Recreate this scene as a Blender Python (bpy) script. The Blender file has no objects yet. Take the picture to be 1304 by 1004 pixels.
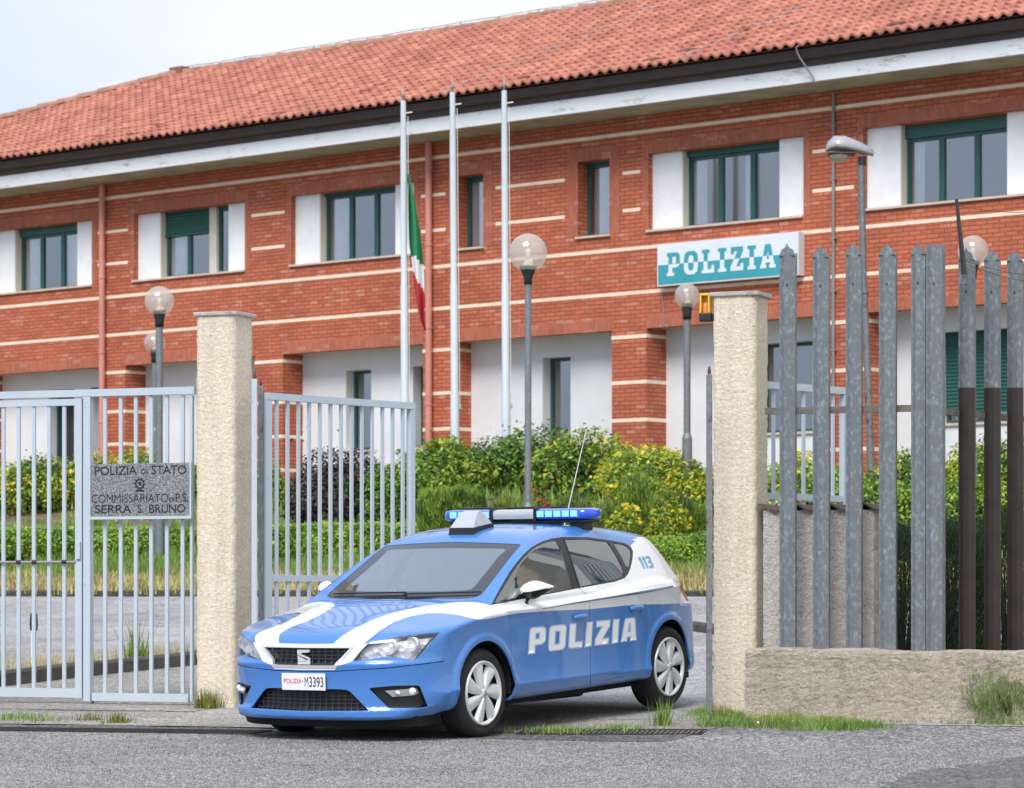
import bpy, bmesh, math, random
import numpy as np
from mathutils import Vector, Matrix
from mathutils.bvhtree import BVHTree
R_=math.radians
rnd=random.Random(7); nr=np.random.RandomState(7)
SC=bpy.context.scene; COL=SC.collection
FPX=4000.0; UC=652.0; VH=755.0; CH=1.02      # camera: focal length in photo pixels, horizon row, eye height

# ------------------------------------------------------------------ materials
MATS={}
def newmat(name):
    m=bpy.data.materials.new(name); m.use_nodes=True; MATS[name]=m
    nt=m.node_tree; b=nt.nodes['Principled BSDF']; return m,nt,b
def setp(b,**k):
    for kk,v in k.items():
        n={'rough':'Roughness','metal':'Metallic','coat':'Coat Weight','coatr':'Coat Roughness','ior':'IOR','spec':'Specular IOR Level','trans':'Transmission Weight','emis':'Emission Strength'}[kk]
        b.inputs[n].default_value=v
def simple(name,col,var=0.0,scale=8.0,bump=0.0,bscale=60.0,**k):
    m,nt,b=newmat(name); setp(b,**({'rough':.5}|k)); c=tuple(col)+(1,)
    b.inputs['Base Color'].default_value=c
    if var>0 or bump>0:
        tc=nt.nodes.new('ShaderNodeTexCoord')
    if var>0:
        n=nt.nodes.new('ShaderNodeTexNoise'); n.inputs['Scale'].default_value=scale; n.inputs['Detail'].default_value=6; n.inputs['Roughness'].default_value=.65
        nt.links.new(tc.outputs['Object'],n.inputs['Vector'])
        r=nt.nodes.new('ShaderNodeValToRGB'); r.color_ramp.elements[0].position=.3; r.color_ramp.elements[1].position=.7
        r.color_ramp.elements[0].color=tuple(x*(1-var) for x in col)+(1,); r.color_ramp.elements[1].color=tuple(min(1,x*(1+var)) for x in col)+(1,)
        nt.links.new(n.outputs['Fac'],r.inputs['Fac']); nt.links.new(r.outputs['Color'],b.inputs['Base Color'])
    if bump>0:
        n2=nt.nodes.new('ShaderNodeTexNoise'); n2.inputs['Scale'].default_value=bscale; n2.inputs['Detail'].default_value=4
        nt.links.new(tc.outputs['Object'],n2.inputs['Vector'])
        bp=nt.nodes.new('ShaderNodeBump'); bp.inputs['Strength'].default_value=1; bp.inputs['Distance'].default_value=bump
        nt.links.new(n2.outputs['Fac'],bp.inputs['Height']); nt.links.new(bp.outputs['Normal'],b.inputs['Normal'])
    return m
class NB:
    """small node builder"""
    def __init__(s,nt): s.nt=nt
    def n(s,t,**k):
        x=s.nt.nodes.new('ShaderNode'+t)
        for a,v in k.items():
            if a.startswith('i_'):
                x.inputs[a[2:].replace('_',' ')].default_value=v
            else: setattr(x,a,v)
        return x
    def l(s,a,b): s.nt.links.new(a,b)
    def ramp(s,fac,stops):
        r=s.n('ValToRGB'); e=r.color_ramp.elements
        while len(e)<len(stops): e.new(.5)
        for i,(p,c) in enumerate(stops):
            e[i].position=p; e[i].color=tuple(c)+(1,) if len(c)==3 else c
        s.l(fac,r.inputs['Fac']); return r.outputs['Color']
    def noise(s,vec,scale,detail=5,rough=.6,dist=0):
        x=s.n('TexNoise'); x.inputs['Scale'].default_value=scale; x.inputs['Detail'].default_value=detail; x.inputs['Roughness'].default_value=rough; x.inputs['Distortion'].default_value=dist
        s.l(vec,x.inputs['Vector']); return x.outputs['Fac']
    def mix(s,f,a,b,mode='MIX'):
        x=s.n('Mix',data_type='RGBA',blend_type=mode)
        for so,v in ((x.inputs[0],f),(x.inputs[6],a),(x.inputs[7],b)):
            if hasattr(v,'is_output'): s.l(v,so)
            elif isinstance(v,(int,float)): so.default_value=v
            else: so.default_value=tuple(v)+(1,)
        return x.outputs[2]
    def math(s,op,a,b=0.0):
        x=s.n('Math',operation=op)
        for so,v in ((x.inputs[0],a),(x.inputs[1],b)):
            if hasattr(v,'is_output'): s.l(v,so)
            else: so.default_value=v
        return x.outputs[0]
    def bump(s,h,dist,strength=1.0,normal=None):
        x=s.n('Bump'); x.inputs['Distance'].default_value=dist; x.inputs['Strength'].default_value=strength; s.l(h,x.inputs['Height'])
        if normal: s.l(normal,x.inputs['Normal'])
        return x.outputs['Normal']

def brick_mat(name,bw,bh,soldier=False,c1=(.55,.150,.072),c2=(.43,.105,.052),mortar=(.17,.065,.048)):  # default mortar colour is darkened to carry the shadow of recessed joints
    m,nt,b=newmat(name); N=NB(nt); setp(b,rough=.75)
    tc=N.n('TexCoord'); sep=N.n('SeparateXYZ'); N.l(tc.outputs['Object'],sep.inputs[0])
    # wrap: on reveals (normal along depth) use depth coordinate too
    add=N.math('ADD',sep.outputs['X'],sep.outputs['Y'])
    cb=N.n('CombineXYZ')
    if soldier: N.l(sep.outputs['Z'],cb.inputs['X']); N.l(add,cb.inputs['Y'])
    else: N.l(add,cb.inputs['X']); N.l(sep.outputs['Z'],cb.inputs['Y'])
    br=N.n('TexBrick'); br.inputs['Scale'].default_value=1; br.inputs['Brick Width'].default_value=bw; br.inputs['Row Height'].default_value=bh
    br.inputs['Mortar Size'].default_value=.0065 if not soldier else .006; br.inputs['Mortar Smooth'].default_value=.25; br.inputs['Bias'].default_value=-.15
    br.inputs['Color1'].default_value=c1+(1,); br.inputs['Color2'].default_value=c2+(1,); br.inputs['Mortar'].default_value=mortar+(1,)
    N.l(cb.outputs[0],br.inputs['Vector'])
    big=N.noise(tc.outputs['Object'],.45,6,.7)
    c=N.mix(1.0,br.outputs['Color'],N.ramp(big,[(.3,(.84,.82,.82)),(.7,(1.14,1.12,1.10))]),'MULTIPLY')
    # occasional pale bricks
    fr_=N.math('FLOOR',N.math('DIVIDE',sep.outputs['Z'],bh)); fx_=N.math('FLOOR',N.math('DIVIDE',add,bw*.9)); c2_=N.n('CombineXYZ'); N.l(fr_,c2_.inputs[0]); N.l(fx_,c2_.inputs[1])
    wn=N.n('TexWhiteNoise',noise_dimensions='2D'); N.l(c2_.outputs[0],wn.inputs['Vector']); pn=N.noise(tc.outputs['Object'],.8,4,.6)
    pf=N.math('MULTIPLY',N.math('GREATER_THAN',N.math('ADD',wn.outputs['Value'],N.math('MULTIPLY',pn,.25)),1.06),N.math('SUBTRACT',1.0,br.outputs['Fac']))
    c=N.mix(N.math('MULTIPLY',pf,.38),c,(.66,.36,.27))
    # pale efflorescence streaks
    sc=N.n('Mapping'); sc.inputs['Scale'].default_value=(3.0,3.0,9.0); N.l(tc.outputs['Object'],sc.inputs['Vector'])
    ef=N.noise(sc.outputs[0],1.3,8,.75)
    c=N.mix(N.ramp(ef,[(.56,(0,0,0)),(.80,(.42,.42,.42))]),c,(.50,.30,.24))
    N.l(c,b.inputs['Base Color']); N.l(N.bump(br.outputs['Fac'],-.006),b.inputs['Normal'])
    return m
brick_mat('brick',.21,.066)
brick_mat('brick_soldier',.215,.066,True,(.50,.150,.080),(.40,.105,.058),(.33,.16,.12))
simple('band',(.88,.70,.55),.12,3.0,rough=.8)
simple('white_render',(.74,.75,.77),.08,.9,.002,60,rough=.9)
simple('panel_white',(.84,.86,.88),.09,1.9,rough=.8)
simple('beige_reveal',(.62,.58,.50),.08,3,rough=.8)
simple('sill_stone',(.60,.50,.42),.15,6,rough=.8)
simple('green_frame',(.016,.085,.082),.1,5,rough=.35)
simple('green_shutter',(.02,.10,.085),.1,8,rough=.45)
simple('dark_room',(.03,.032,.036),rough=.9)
simple('curtain',(.85,.87,.88),.1,4,rough=.9)
simple('gutter_brown',(.055,.038,.040),.25,2.5,rough=.45)
simple('pipe_pink',(.60,.26,.21),.12,3,rough=.5)
simple('pipe_grey',(.26,.24,.25),.15,3,rough=.5)
simple('cable_grey',(.33,.33,.36),rough=.5,metal=.4)
def fascia_mat():
    m,nt,b=newmat('fascia'); N=NB(nt); setp(b,rough=.85); tc=N.n('TexCoord')
    mp=N.n('Mapping'); mp.inputs['Scale'].default_value=(1.2,1,5); N.l(tc.outputs['Object'],mp.inputs[0])
    a=N.noise(mp.outputs[0],1.5,9,.75)
    c=N.ramp(a,[(.30,(.14,.13,.10)),(.37,(.50,.50,.47)),(.44,(.72,.75,.78)),(.8,(.78,.81,.84))])
    N.l(c,b.inputs['Base Color'])
fascia_mat()
simple('soffit',(.42,.41,.33),.3,1.5,rough=.9)
def tile_mat():
    m,nt,b=newmat('roof_tile'); N=NB(nt); setp(b,rough=.8); tc=N.n('TexCoord')
    sep=N.n('SeparateXYZ'); N.l(tc.outputs['Object'],sep.inputs[0])
    fx=N.math('FLOOR',N.math('DIVIDE',sep.outputs['X'],.20)); fy=N.math('FLOOR',N.math('DIVIDE',sep.outputs['Y'],.373))
    cb=N.n('CombineXYZ'); N.l(fx,cb.inputs[0]); N.l(fy,cb.inputs[1])
    wn=N.n('TexWhiteNoise',noise_dimensions='2D'); N.l(cb.outputs[0],wn.inputs['Vector'])
    c=N.ramp(wn.outputs['Value'],[(0,(.36,.125,.085)),(.5,(.46,.17,.118)),(1,(.56,.235,.165))])
    n=N.noise(tc.outputs['Object'],1.1,7,.7); c=N.mix(N.ramp(n,[(.52,(0,0,0)),(.75,(.45,.45,.45))]),c,(.55,.27,.20))
    l1=N.noise(tc.outputs['Object'],3.3,8,.8,.6); c=N.mix(N.ramp(l1,[(.60,(0,0,0)),(.70,(.55,.55,.55))]),c,(.30,.19,.13))
    ms_=N.n('Mapping'); ms_.inputs['Scale'].default_value=(2.2,.25,.25); N.l(tc.outputs['Object'],ms_.inputs[0]); l2=N.noise(ms_.outputs[0],1.0,6,.7); c=N.mix(1,c,N.ramp(l2,[(.35,(.80,.80,.82)),(.65,(1.08,1.06,1.05))]),'MULTIPLY')
    n2=N.noise(tc.outputs['Object'],14,5,.7); c=N.mix(1,c,N.ramp(n2,[(.3,(.82,.82,.82)),(.7,(1.1,1.1,1.1))]),'MULTIPLY')
    N.l(c,b.inputs['Base Color'])
tile_mat()
simple('ridge_tile',(.36,.19,.14),.4,5,rough=.85)
simple('coping_dark',(.10,.055,.045),.3,9,rough=.85)
simple('old_tile',(.25,.11,.08),.3,9,rough=.85)

def stucco_mat(name,c1,c2,dirt,bscale,bd):
    m,nt,b=newmat(name); N=NB(nt); setp(b,rough=.92); tc=N.n('TexCoord'); v=tc.outputs['Object']
    a=N.noise(v,1.6,7,.65); c=N.mix(a,c1,c2)
    d=N.noise(v,4.5,8,.75); c=N.mix(N.ramp(d,[(.52,(0,0,0)),(.72,(.6,.6,.6))]),c,dirt)
    ms_=N.n('Mapping'); ms_.inputs['Scale'].default_value=(7,7,.7); N.l(v,ms_.inputs[0]); st_=N.noise(ms_.outputs[0],1.0,6,.7); c=N.mix(N.ramp(st_,[(.50,(0,0,0)),(.75,(.5,.5,.5))]),c,tuple(x*.62 for x in c2))
    f=N.noise(v,bscale,6,.7,.4); c=N.mix(1,c,N.ramp(f,[(.3,(.72,.72,.72)),(.6,(1.05,1.05,1.05))]),'MULTIPLY')
    N.l(c,b.inputs['Base Color'])
    mp=N.n('Mapping'); mp.inputs['Scale'].default_value=(1,1,1.25); N.l(v,mp.inputs[0])
    g=N.noise(mp.outputs[0],bscale*.55,6,.7,.25)
    N.l(N.bump(g,bd*2,1,N.bump(f,bd)),b.inputs['Normal'])
stucco_mat('column_stucco',(.84,.75,.61),(.80,.69,.53),(.74,.58,.36),42,.007)
stucco_mat('base_stucco',(.80,.70,.58),(.70,.59,.46),(.30,.24,.17),30,.032)
stucco_mat('rough_cast',(.84,.80,.75),(.72,.66,.61),(.22,.18,.16),70,.014)
def granite():
    m,nt,b=newmat('granite'); N=NB(nt); setp(b,rough=.45); tc=N.n('TexCoord')
    a=N.noise(tc.outputs['Object'],115,3,.8); c=N.ramp(a,[(.38,(.06,.06,.065)),(.5,(.19,.19,.20)),(.62,(.42,.42,.43))])
    N.l(c,b.inputs['Base Color'])
granite()
simple('letter_black',(.018,.018,.02),rough=.4)
def galv(name,base,spang=.5,rust=0):
    m,nt,b=newmat(name); N=NB(nt); setp(b,rough=.5,metal=.35); tc=N.n('TexCoord'); v=tc.outputs['Object']
    mp=N.n('Mapping'); mp.inputs['Scale'].default_value=(1,1,.6); N.l(v,mp.inputs[0])
    a=N.noise(mp.outputs[0],38,6,.6,.3); d=N.noise(v,7,4,.6)
    c=N.mix(N.ramp(a,[(.5,(0,0,0)),(.68,(spang,)*3)]),base,tuple(min(.8,x*2.3) for x in base))
    c=N.mix(N.ramp(d,[(.35,(0,0,0)),(.7,(.4,.4,.4))]),c,tuple(x*.7 for x in base))
    if rust: 
        e=N.noise(mp.outputs[0],9,8,.7); c=N.mix(N.ramp(e,[(.55,(0,0,0)),(.62,(rust,)*3)]),c,(.14,.055,.025))
    N.l(c,b.inputs['Base Color'])
galv('galvanised',(.17,.19,.205),.6)
galv('galv_pole',(.20,.22,.235),.35)
galv('galv_rusty',(.20,.21,.22),.4,.9)
simple('brown_paint',(.030,.021,.018),.3,6,rough=.5)
simple('rail_brown',(.16,.14,.12),.35,14,rough=.6,metal=.2)
simple('rust',(.12,.05,.03),.4,20,rough=.8)
def gate_m():
    m,nt,b=newmat('gate_paint'); N=NB(nt); setp(b,rough=.45); tc=N.n('TexCoord'); v=tc.outputs['Object']
    a=N.noise(v,3,5,.6); c=N.mix(a,(.42,.50,.57),(.54,.60,.66)); r=N.noise(v,16,7,.75); c=N.mix(N.ramp(r,[(.62,(0,0,0)),(.70,(.75,.75,.75))]),c,(.24,.20,.17))
    N.l(c,b.inputs['Base Color'])
gate_m()
simple('pole_paint',(.56,.62,.67),.06,3,rough=.4)
simple('black_plastic',(.02,.021,.023),.1,20,rough=.45)
simple('lamp_grey',(.36,.37,.40),.08,8,rough=.4)
simple('lamp_white',(.82,.82,.78),rough=.5)
simple('yellow_plastic',(.75,.52,.04),rough=.35)
simple('orange_lens',(.8,.22,.08),rough=.2)
simple('black_metal',(.03,.03,.032),rough=.4)
simple('flag_green',(.02,.22,.085),.1,6,rough=.8)
simple('flag_white',(.75,.76,.77),.05,6,rough=.8)
simple('flag_red',(.48,.03,.05),.1,6,rough=.8)
simple('sign_white',(.72,.78,.84),.03,2,rough=.35)
simple('sign_teal',(.045,.34,.40),.08,2,rough=.35)
simple('sign_edge',(.70,.72,.74),rough=.4)
def asphalt(name,base,patch,spk=.9,wet=False):
    m,nt,b=newmat(name); N=NB(nt); setp(b,rough=.85); tc=N.n('TexCoord'); v=tc.outputs['Object']
    vo=N.n('TexVoronoi'); vo.inputs['Scale'].default_value=48; N.l(v,vo.inputs['Vector'])
    sp=N.n('SeparateColor'); N.l(vo.outputs['Color'],sp.inputs[0])
    c=N.ramp(sp.outputs[0],[(0,tuple(x*(1-.75*spk) for x in base)),(.45,base),(.85,tuple(x*(1+.7*spk) for x in base)),(1,tuple(min(.75,x*(1+2.0*spk)) for x in base))])
    f=N.noise(v,150,3,.7); c=N.mix(1,c,N.ramp(f,[(.35,(.6,.6,.6)),(.65,(1.3,1.3,1.3))]),'MULTIPLY')
    g=N.noise(v,.55,7,.7,.5); c=N.mix(1,c,N.ramp(g,[(.34,(.70,.70,.71)),(.5,(.95,.95,.95)),(.66,(1.18,1.17,1.14))]),'MULTIPLY')
    h=N.noise(v,1.7,8,.75); c=N.mix(N.ramp(h,[(.60,(0,0,0)),(.70,(.5,.5,.5))]),c,patch)
    dm=N.n('VectorMath',operation='ADD'); nz=N.n('TexNoise'); nz.inputs['Scale'].default_value=2.5; nz.inputs['Detail'].default_value=6; N.l(v,nz.inputs['Vector'])
    sc_=N.n('VectorMath',operation='SCALE'); N.l(nz.outputs['Color'],sc_.inputs[0]); sc_.inputs['Scale'].default_value=.7; N.l(v,dm.inputs[0]); N.l(sc_.outputs[0],dm.inputs[1])
    cr=N.n('TexVoronoi',feature='DISTANCE_TO_EDGE'); cr.inputs['Scale'].default_value=.42; N.l(dm.outputs[0],cr.inputs['Vector'])
    ck=N.math('LESS_THAN',cr.outputs['Distance'],.0045); mk_=N.noise(v,.35,3,.5); ck=N.math('MULTIPLY',ck,N.ramp(mk_,[(.45,(0,0,0)),(.55,(.7,.7,.7))]))
    c=N.mix(ck,c,tuple(x*.25 for x in base))
    N.l(c,b.inputs['Base Color']); N.l(N.bump(vo.outputs['Distance'],.006),b.inputs['Normal'])
asphalt('street_asphalt',(.20,.195,.20),(.16,.15,.145))
asphalt('drive_asphalt',(.32,.315,.325),(.26,.25,.24),.4)
asphalt('worn_asphalt',(.10,.095,.09),(.05,.045,.04),.9)
asphalt('wet_asphalt',(.115,.112,.113),(.05,.05,.05),1.0)
asphalt('concrete_apron',(.28,.26,.24),(.15,.13,.11),.5)
simple('kerb_dark',(.065,.06,.055),.35,9,.004,60,rough=.9)
simple('kerb_stone',(.16,.15,.14),.25,9,.004,60,rough=.9)
simple('iron_grate',(.035,.033,.032),.3,25,rough=.7,metal=.3)
simple('soil',(.16,.13,.07),.4,5,.01,25,rough=.95)
# vegetation
def leafm(name,c,tr=.25):
    m,nt,b=newmat(name); N=NB(nt); setp(b,rough=.55)
    tc=N.n('TexCoord'); a=N.noise(tc.outputs['Object'],2.2,5,.7)
    cc=N.ramp(a,[(.3,tuple(x*.62 for x in c)),(.7,tuple(min(1,x*1.35) for x in c))])
    N.l(cc,b.inputs['Base Color'])
    t=N.n('BsdfTranslucent'); N.l(cc,t.inputs['Color'])
    mx=N.n('MixShader'); mx.inputs[0].default_value=tr
    N.l(b.outputs[0],mx.inputs[1]); N.l(t.outputs[0],mx.inputs[2])
    N.l(mx.outputs[0],nt.nodes['Material Output'].inputs['Surface'])
for nm,c in dict(leaf_dark=(.075,.155,.034),leaf_mid=(.15,.29,.045),leaf_lite=(.28,.46,.06),leaf_lime=(.46,.56,.07),leaf_yel=(.74,.66,.07),flower_yel=(.85,.62,.03),
  leaf_purple=(.060,.028,.042),leaf_purple2=(.11,.05,.07),leaf_black=(.022,.048,.018),conifer=(.25,.40,.055),conifer2=(.36,.50,.06),conifer_dark=(.05,.11,.03),
  grass=(.20,.33,.065),grass2=(.28,.40,.09),dry=(.66,.53,.27),dry2=(.48,.37,.19),weed=(.17,.28,.06),weed_red=(.25,.10,.04),flower_red=(.7,.06,.03),blossom=(.8,.8,.78)).items(): leafm(nm,c)
simple('twig',(.07,.05,.035),.3,20,rough=.9)
# car
def paint(name,c):
    m,nt,b=newmat(name); setp(b,rough=.40,coat=.9,coatr=.04,metal=0.0); b.inputs['Base Color'].default_value=c+(1,)
paint('paint_blue',(.056,.203,.56)); paint('paint_white',(.80,.82,.84))
simple('trim_black',(.012,.012,.014),rough=.35); simple('frit_black',(.03,.032,.036),rough=.12,coat=.6)
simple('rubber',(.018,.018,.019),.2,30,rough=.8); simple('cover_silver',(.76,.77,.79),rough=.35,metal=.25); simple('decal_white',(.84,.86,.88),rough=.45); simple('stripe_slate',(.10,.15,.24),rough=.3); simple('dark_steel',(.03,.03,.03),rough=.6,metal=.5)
simple('chrome',(.88,.89,.90),rough=.28,metal=.55); simple('plate_white',(.80,.80,.80),rough=.4); simple('plate_red',(.65,.04,.07),rough=.5); simple('plate_black',(.01,.01,.01),rough=.5)
simple('seat_dark',(.20,.22,.23),.2,10,rough=.9); simple('dash_dark',(.05,.05,.055),rough=.6); simple('halo_blue',(.36,.50,.80),rough=.4); simple('num_blue',(.12,.36,.62),rough=.4)
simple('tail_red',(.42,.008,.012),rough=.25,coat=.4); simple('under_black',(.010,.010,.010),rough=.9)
def glass(name,tint,fac,rough=.02):
    m,nt,b=newmat(name); N=NB(nt); nt.nodes.remove(b)
    t=N.n('BsdfTransparent'); t.inputs[0].default_value=tint+(1,)
    g=N.n('BsdfGlossy'); g.inputs['Roughness'].default_value=rough; g.inputs[0].default_value=(.95,.96,.94,1)
    lw=N.n('LayerWeight'); lw.inputs[0].default_value=.35
    f=N.math('ADD',N.math('MULTIPLY',lw.outputs['Fresnel'],.6),fac)
    mx=N.n('MixShader'); N.l(f,mx.inputs[0]); N.l(t.outputs[0],mx.inputs[1]); N.l(g.outputs[0],mx.inputs[2])
    N.l(mx.outputs[0],nt.nodes['Material Output'].inputs['Surface'])
glass('car_glass',(.60,.74,.71),.24); glass('screen_glass',(.85,.95,.93),.46); glass('window_glass',(.80,.84,.86),.30,.04); glass('lens_clear',(.95,.96,.98),.07,.22); 
def globe_m():
    m,nt,b=newmat('globe_glass'); N=NB(nt); nt.nodes.remove(b)
    t=N.n('BsdfTransparent'); t.inputs[0].default_value=(.93,.90,.86,1); g=N.n('BsdfGlossy'); g.inputs['Roughness'].default_value=.12
    tr=N.n('BsdfTranslucent'); tr.inputs[0].default_value=(.95,.92,.86,1); df=N.n('BsdfDiffuse'); df.inputs[0].default_value=(.92,.88,.82,1)
    a=N.n('MixShader'); a.inputs[0].default_value=.5; N.l(tr.outputs[0],a.inputs[1]); N.l(df.outputs[0],a.inputs[2])
    c=N.n('MixShader'); c.inputs[0].default_value=.40; N.l(t.outputs[0],c.inputs[1]); N.l(a.outputs[0],c.inputs[2])
    d=N.n('MixShader'); d.inputs[0].default_value=.10; N.l(c.outputs[0],d.inputs[1]); N.l(g.outputs[0],d.inputs[2])
    N.l(d.outputs[0],nt.nodes['Material Output'].inputs['Surface'])
globe_m()
def lensm(name,c,em=0):
    m,nt,b=newmat(name); setp(b,rough=.08,coat=1); b.inputs['Base Color'].default_value=c+(1,)
    if em: b.inputs['Emission Color'].default_value=c+(1,); b.inputs['Emission Strength'].default_value=em
lensm('blue_lens',(.02,.09,.60),.08); lensm('blue_led',(.25,.62,.92),.30); lensm('grey_lens',(.42,.44,.47)); lensm('white_lens',(.44,.47,.52))
def refl():
    m,nt,b=newmat('reflector'); N=NB(nt); setp(b,rough=.40,metal=.08); tc=N.n('TexCoord')
    vo=N.n('TexVoronoi'); vo.inputs['Scale'].default_value=22; N.l(tc.outputs['Object'],vo.inputs['Vector'])
    sp=N.n('SeparateColor'); N.l(vo.outputs['Color'],sp.inputs[0])
    N.l(N.ramp(sp.outputs[0],[(0,(.72,.73,.76)),(.5,(.92,.93,.95)),(1,(.98,.98,.98))]),b.inputs['Base Color']); N.l(N.bump(vo.outputs['Distance'],.02),b.inputs['Normal'])
refl()

# ------------------------------------------------------------------ mesh helpers
class MB:
    def __init__(s): s.v=[]; s.f=[]; s.mi=[]; s.sm=[]
    def add(s,vs,fs,mi=0,smooth=False):
        o=len(s.v); s.v+= [tuple(map(float,p)) for p in vs]
        for f in fs: s.f.append(tuple(i+o for i in f)); s.mi.append(mi); s.sm.append(smooth)
        return s
    def box(s,a,b,mi=0,T=None,bev=0):
        (x0,y0,z0),(x1,y1,z1)=a,b
        x0,x1=min(x0,x1),max(x0,x1); y0,y1=min(y0,y1),max(y0,y1); z0,z1=min(z0,z1),max(z0,z1)
        if bev>0:
            e=bev; vs=[];idx={}
            bm=bmesh.new(); bmesh.ops.create_cube(bm,size=1)
            for v in bm.verts: v.co=Vector(((v.co.x+.5)*(x1-x0)+x0,(v.co.y+.5)*(y1-y0)+y0,(v.co.z+.5)*(z1-z0)+z0))
            bmesh.ops.bevel(bm,geom=bm.edges[:],offset=e,segments=2,affect='EDGES',profile=.5)
            bm.verts.index_update()
            vs=[v.co.copy() for v in bm.verts]; fs=[[v.index for v in f.verts] for f in bm.faces]; bm.free()
        else:
            vs=[(x0,y0,z0),(x1,y0,z0),(x1,y1,z0),(x0,y1,z0),(x0,y0,z1),(x1,y0,z1),(x1,y1,z1),(x0,y1,z1)]
            fs=[(0,3,2,1),(4,5,6,7),(0,1,5,4),(1,2,6,5),(2,3,7,6),(3,0,4,7)]
        if T: vs=[T(*p) for p in vs]
        return s.add(vs,fs,mi)
    def prism(s,poly,d0,d1,fn,mi=0,smooth=False):
        n=len(poly); vs=[fn(a,b,d0) for a,b in poly]+[fn(a,b,d1) for a,b in poly]
        fs=[tuple(range(n))[::-1],tuple(range(n,2*n))]+[(i,(i+1)%n,n+(i+1)%n,n+i) for i in range(n)]
        return s.add(vs,fs,mi,smooth)
    def tube(s,pts,rad,seg=10,mi=0,caps=True,smooth=True):
        pts=[Vector(p) for p in pts]; rad=rad if isinstance(rad,(list,tuple)) else [rad]*len(pts)
        rings=[]; up=Vector((0,0,1))
        for i,p in enumerate(pts):
            d=(pts[min(i+1,len(pts)-1)]-pts[max(i-1,0)]).normalized()
            a=d.cross(up); 
            if a.length<.05: a=d.cross(Vector((1,0,0)))
            a.normalize(); b=a.cross(d)
            rings.append([p+a*math.cos(t)*rad[i]+b*math.sin(t)*rad[i] for t in [2*math.pi*k/seg for k in range(seg)]])
        vs=[q for r in rings for q in r]; fs=[]
        for i in range(len(pts)-1):
            for k in range(seg): fs.append((i*seg+k,(i+1)*seg+k,(i+1)*seg+(k+1)%seg,i*seg+(k+1)%seg))
        s.add(vs,fs,mi,smooth)
        if caps: s.add(rings[0],[tuple(range(seg))],mi); s.add(rings[-1],[tuple(range(seg))[::-1]],mi)
        return s
    def lathe(s,prof,cx,cy,cz,seg=20,mi=0,axis='z',T=None,smooth=True):
        vs=[];fs=[]
        for r,h in prof:
            for k in range(seg):
                t=2*math.pi*k/seg
                p=(cx+r*math.cos(t),cy+r*math.sin(t),cz+h) if axis=='z' else (cx+r*math.cos(t),cy+h,cz+r*math.sin(t))
                vs.append(T(*p) if T else p)
        for i in range(len(prof)-1):
            for k in range(seg): fs.append((i*seg+k,i*seg+(k+1)%seg,(i+1)*seg+(k+1)%seg,(i+1)*seg+k))
        return s.add(vs,fs,mi,smooth)
    def build(s,name,mats,parent=None,normals=None):
        me=bpy.data.meshes.new(name); me.from_pydata(s.v,[],s.f)
        for m in ([mats] if isinstance(mats,str) else mats): me.materials.append(MATS[m])
        me.polygons.foreach_set('material_index',s.mi); me.polygons.foreach_set('use_smooth',s.sm)
        me.validate(clean_customdata=False); me.update()
        o=bpy.data.objects.new(name,me); COL.objects.link(o)
        if parent: o.parent=parent
        return o
def fastmesh(name,V,nper,mats,mi,parent=None,smooth=False):
    """V: (F*nper,3) array"""
    me=bpy.data.meshes.new(name); F=len(V)//nper
    me.vertices.add(len(V)); me.vertices.foreach_set('co',np.asarray(V,np.float32).ravel())
    me.loops.add(F*nper); me.loops.foreach_set('vertex_index',np.arange(F*nper,dtype=np.int32))
    me.polygons.add(F); me.polygons.foreach_set('loop_start',np.arange(0,F*nper,nper,dtype=np.int32))
    me.polygons.foreach_set('material_index',np.asarray(mi,np.int32))
    for m in mats: me.materials.append(MATS[m])
    me.update(calc_edges=True); me.validate()
    o=bpy.data.objects.new(name,me); COL.objects.link(o)
    if parent: o.parent=parent
    return o
def gridmesh(name,P,mats,parent=None,smooth=True,mi=None):
    """P: (a,b,3)"""
    a,b=P.shape[:2]; me=bpy.data.meshes.new(name); idx=np.arange(a*b).reshape(a,b)
    F=np.stack([idx[:-1,:-1],idx[1:,:-1],idx[1:,1:],idx[:-1,1:]],-1).reshape(-1,4)
    me.vertices.add(a*b); me.vertices.foreach_set('co',P.astype(np.float32).ravel())
    me.loops.add(len(F)*4); me.loops.foreach_set('vertex_index',F.astype(np.int32).ravel())
    me.polygons.add(len(F)); me.polygons.foreach_set('loop_start',np.arange(0,len(F)*4,4,dtype=np.int32))
    me.polygons.foreach_set('use_smooth',np.full(len(F),smooth))
    for m in ([mats] if isinstance(mats,str) else mats): me.materials.append(MATS[m])
    me.update(calc_edges=True); me.validate()
    o=bpy.data.objects.new(name,me); COL.objects.link(o)
    if parent: o.parent=parent
    return o
def tag(o,label=None,cat=None,group=None,kind=None):
    if label: o['label']=label
    if cat: o['category']=cat
    if group: o['group']=group
    if kind: o['kind']=kind
    return o
def empty(name,loc=(0,0,0),rz=0,label=None,cat=None,group=None):
    o=bpy.data.objects.new(name,None); COL.objects.link(o); o.location=loc; o.rotation_euler=(0,0,rz); o.empty_display_size=.2
    return tag(o,label,cat,group)
def cat_rom(pts,sub=6,closed=False):
    out=[];n=len(pts)
    for i in range(n if closed else n-1):
        p=[np.array(pts[(i+k-1)%n] if closed else pts[min(max(i+k-1,0),n-1)],float) for k in range(4)]
        for j in range(sub):
            t=j/sub; out.append(tuple(.5*((2*p[1])+(-p[0]+p[2])*t+(2*p[0]-5*p[1]+4*p[2]-p[3])*t*t+(-p[0]+3*p[1]-3*p[2]+p[3])*t**3)))
    if not closed: out.append(tuple(map(float,pts[-1])))
    return out
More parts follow.
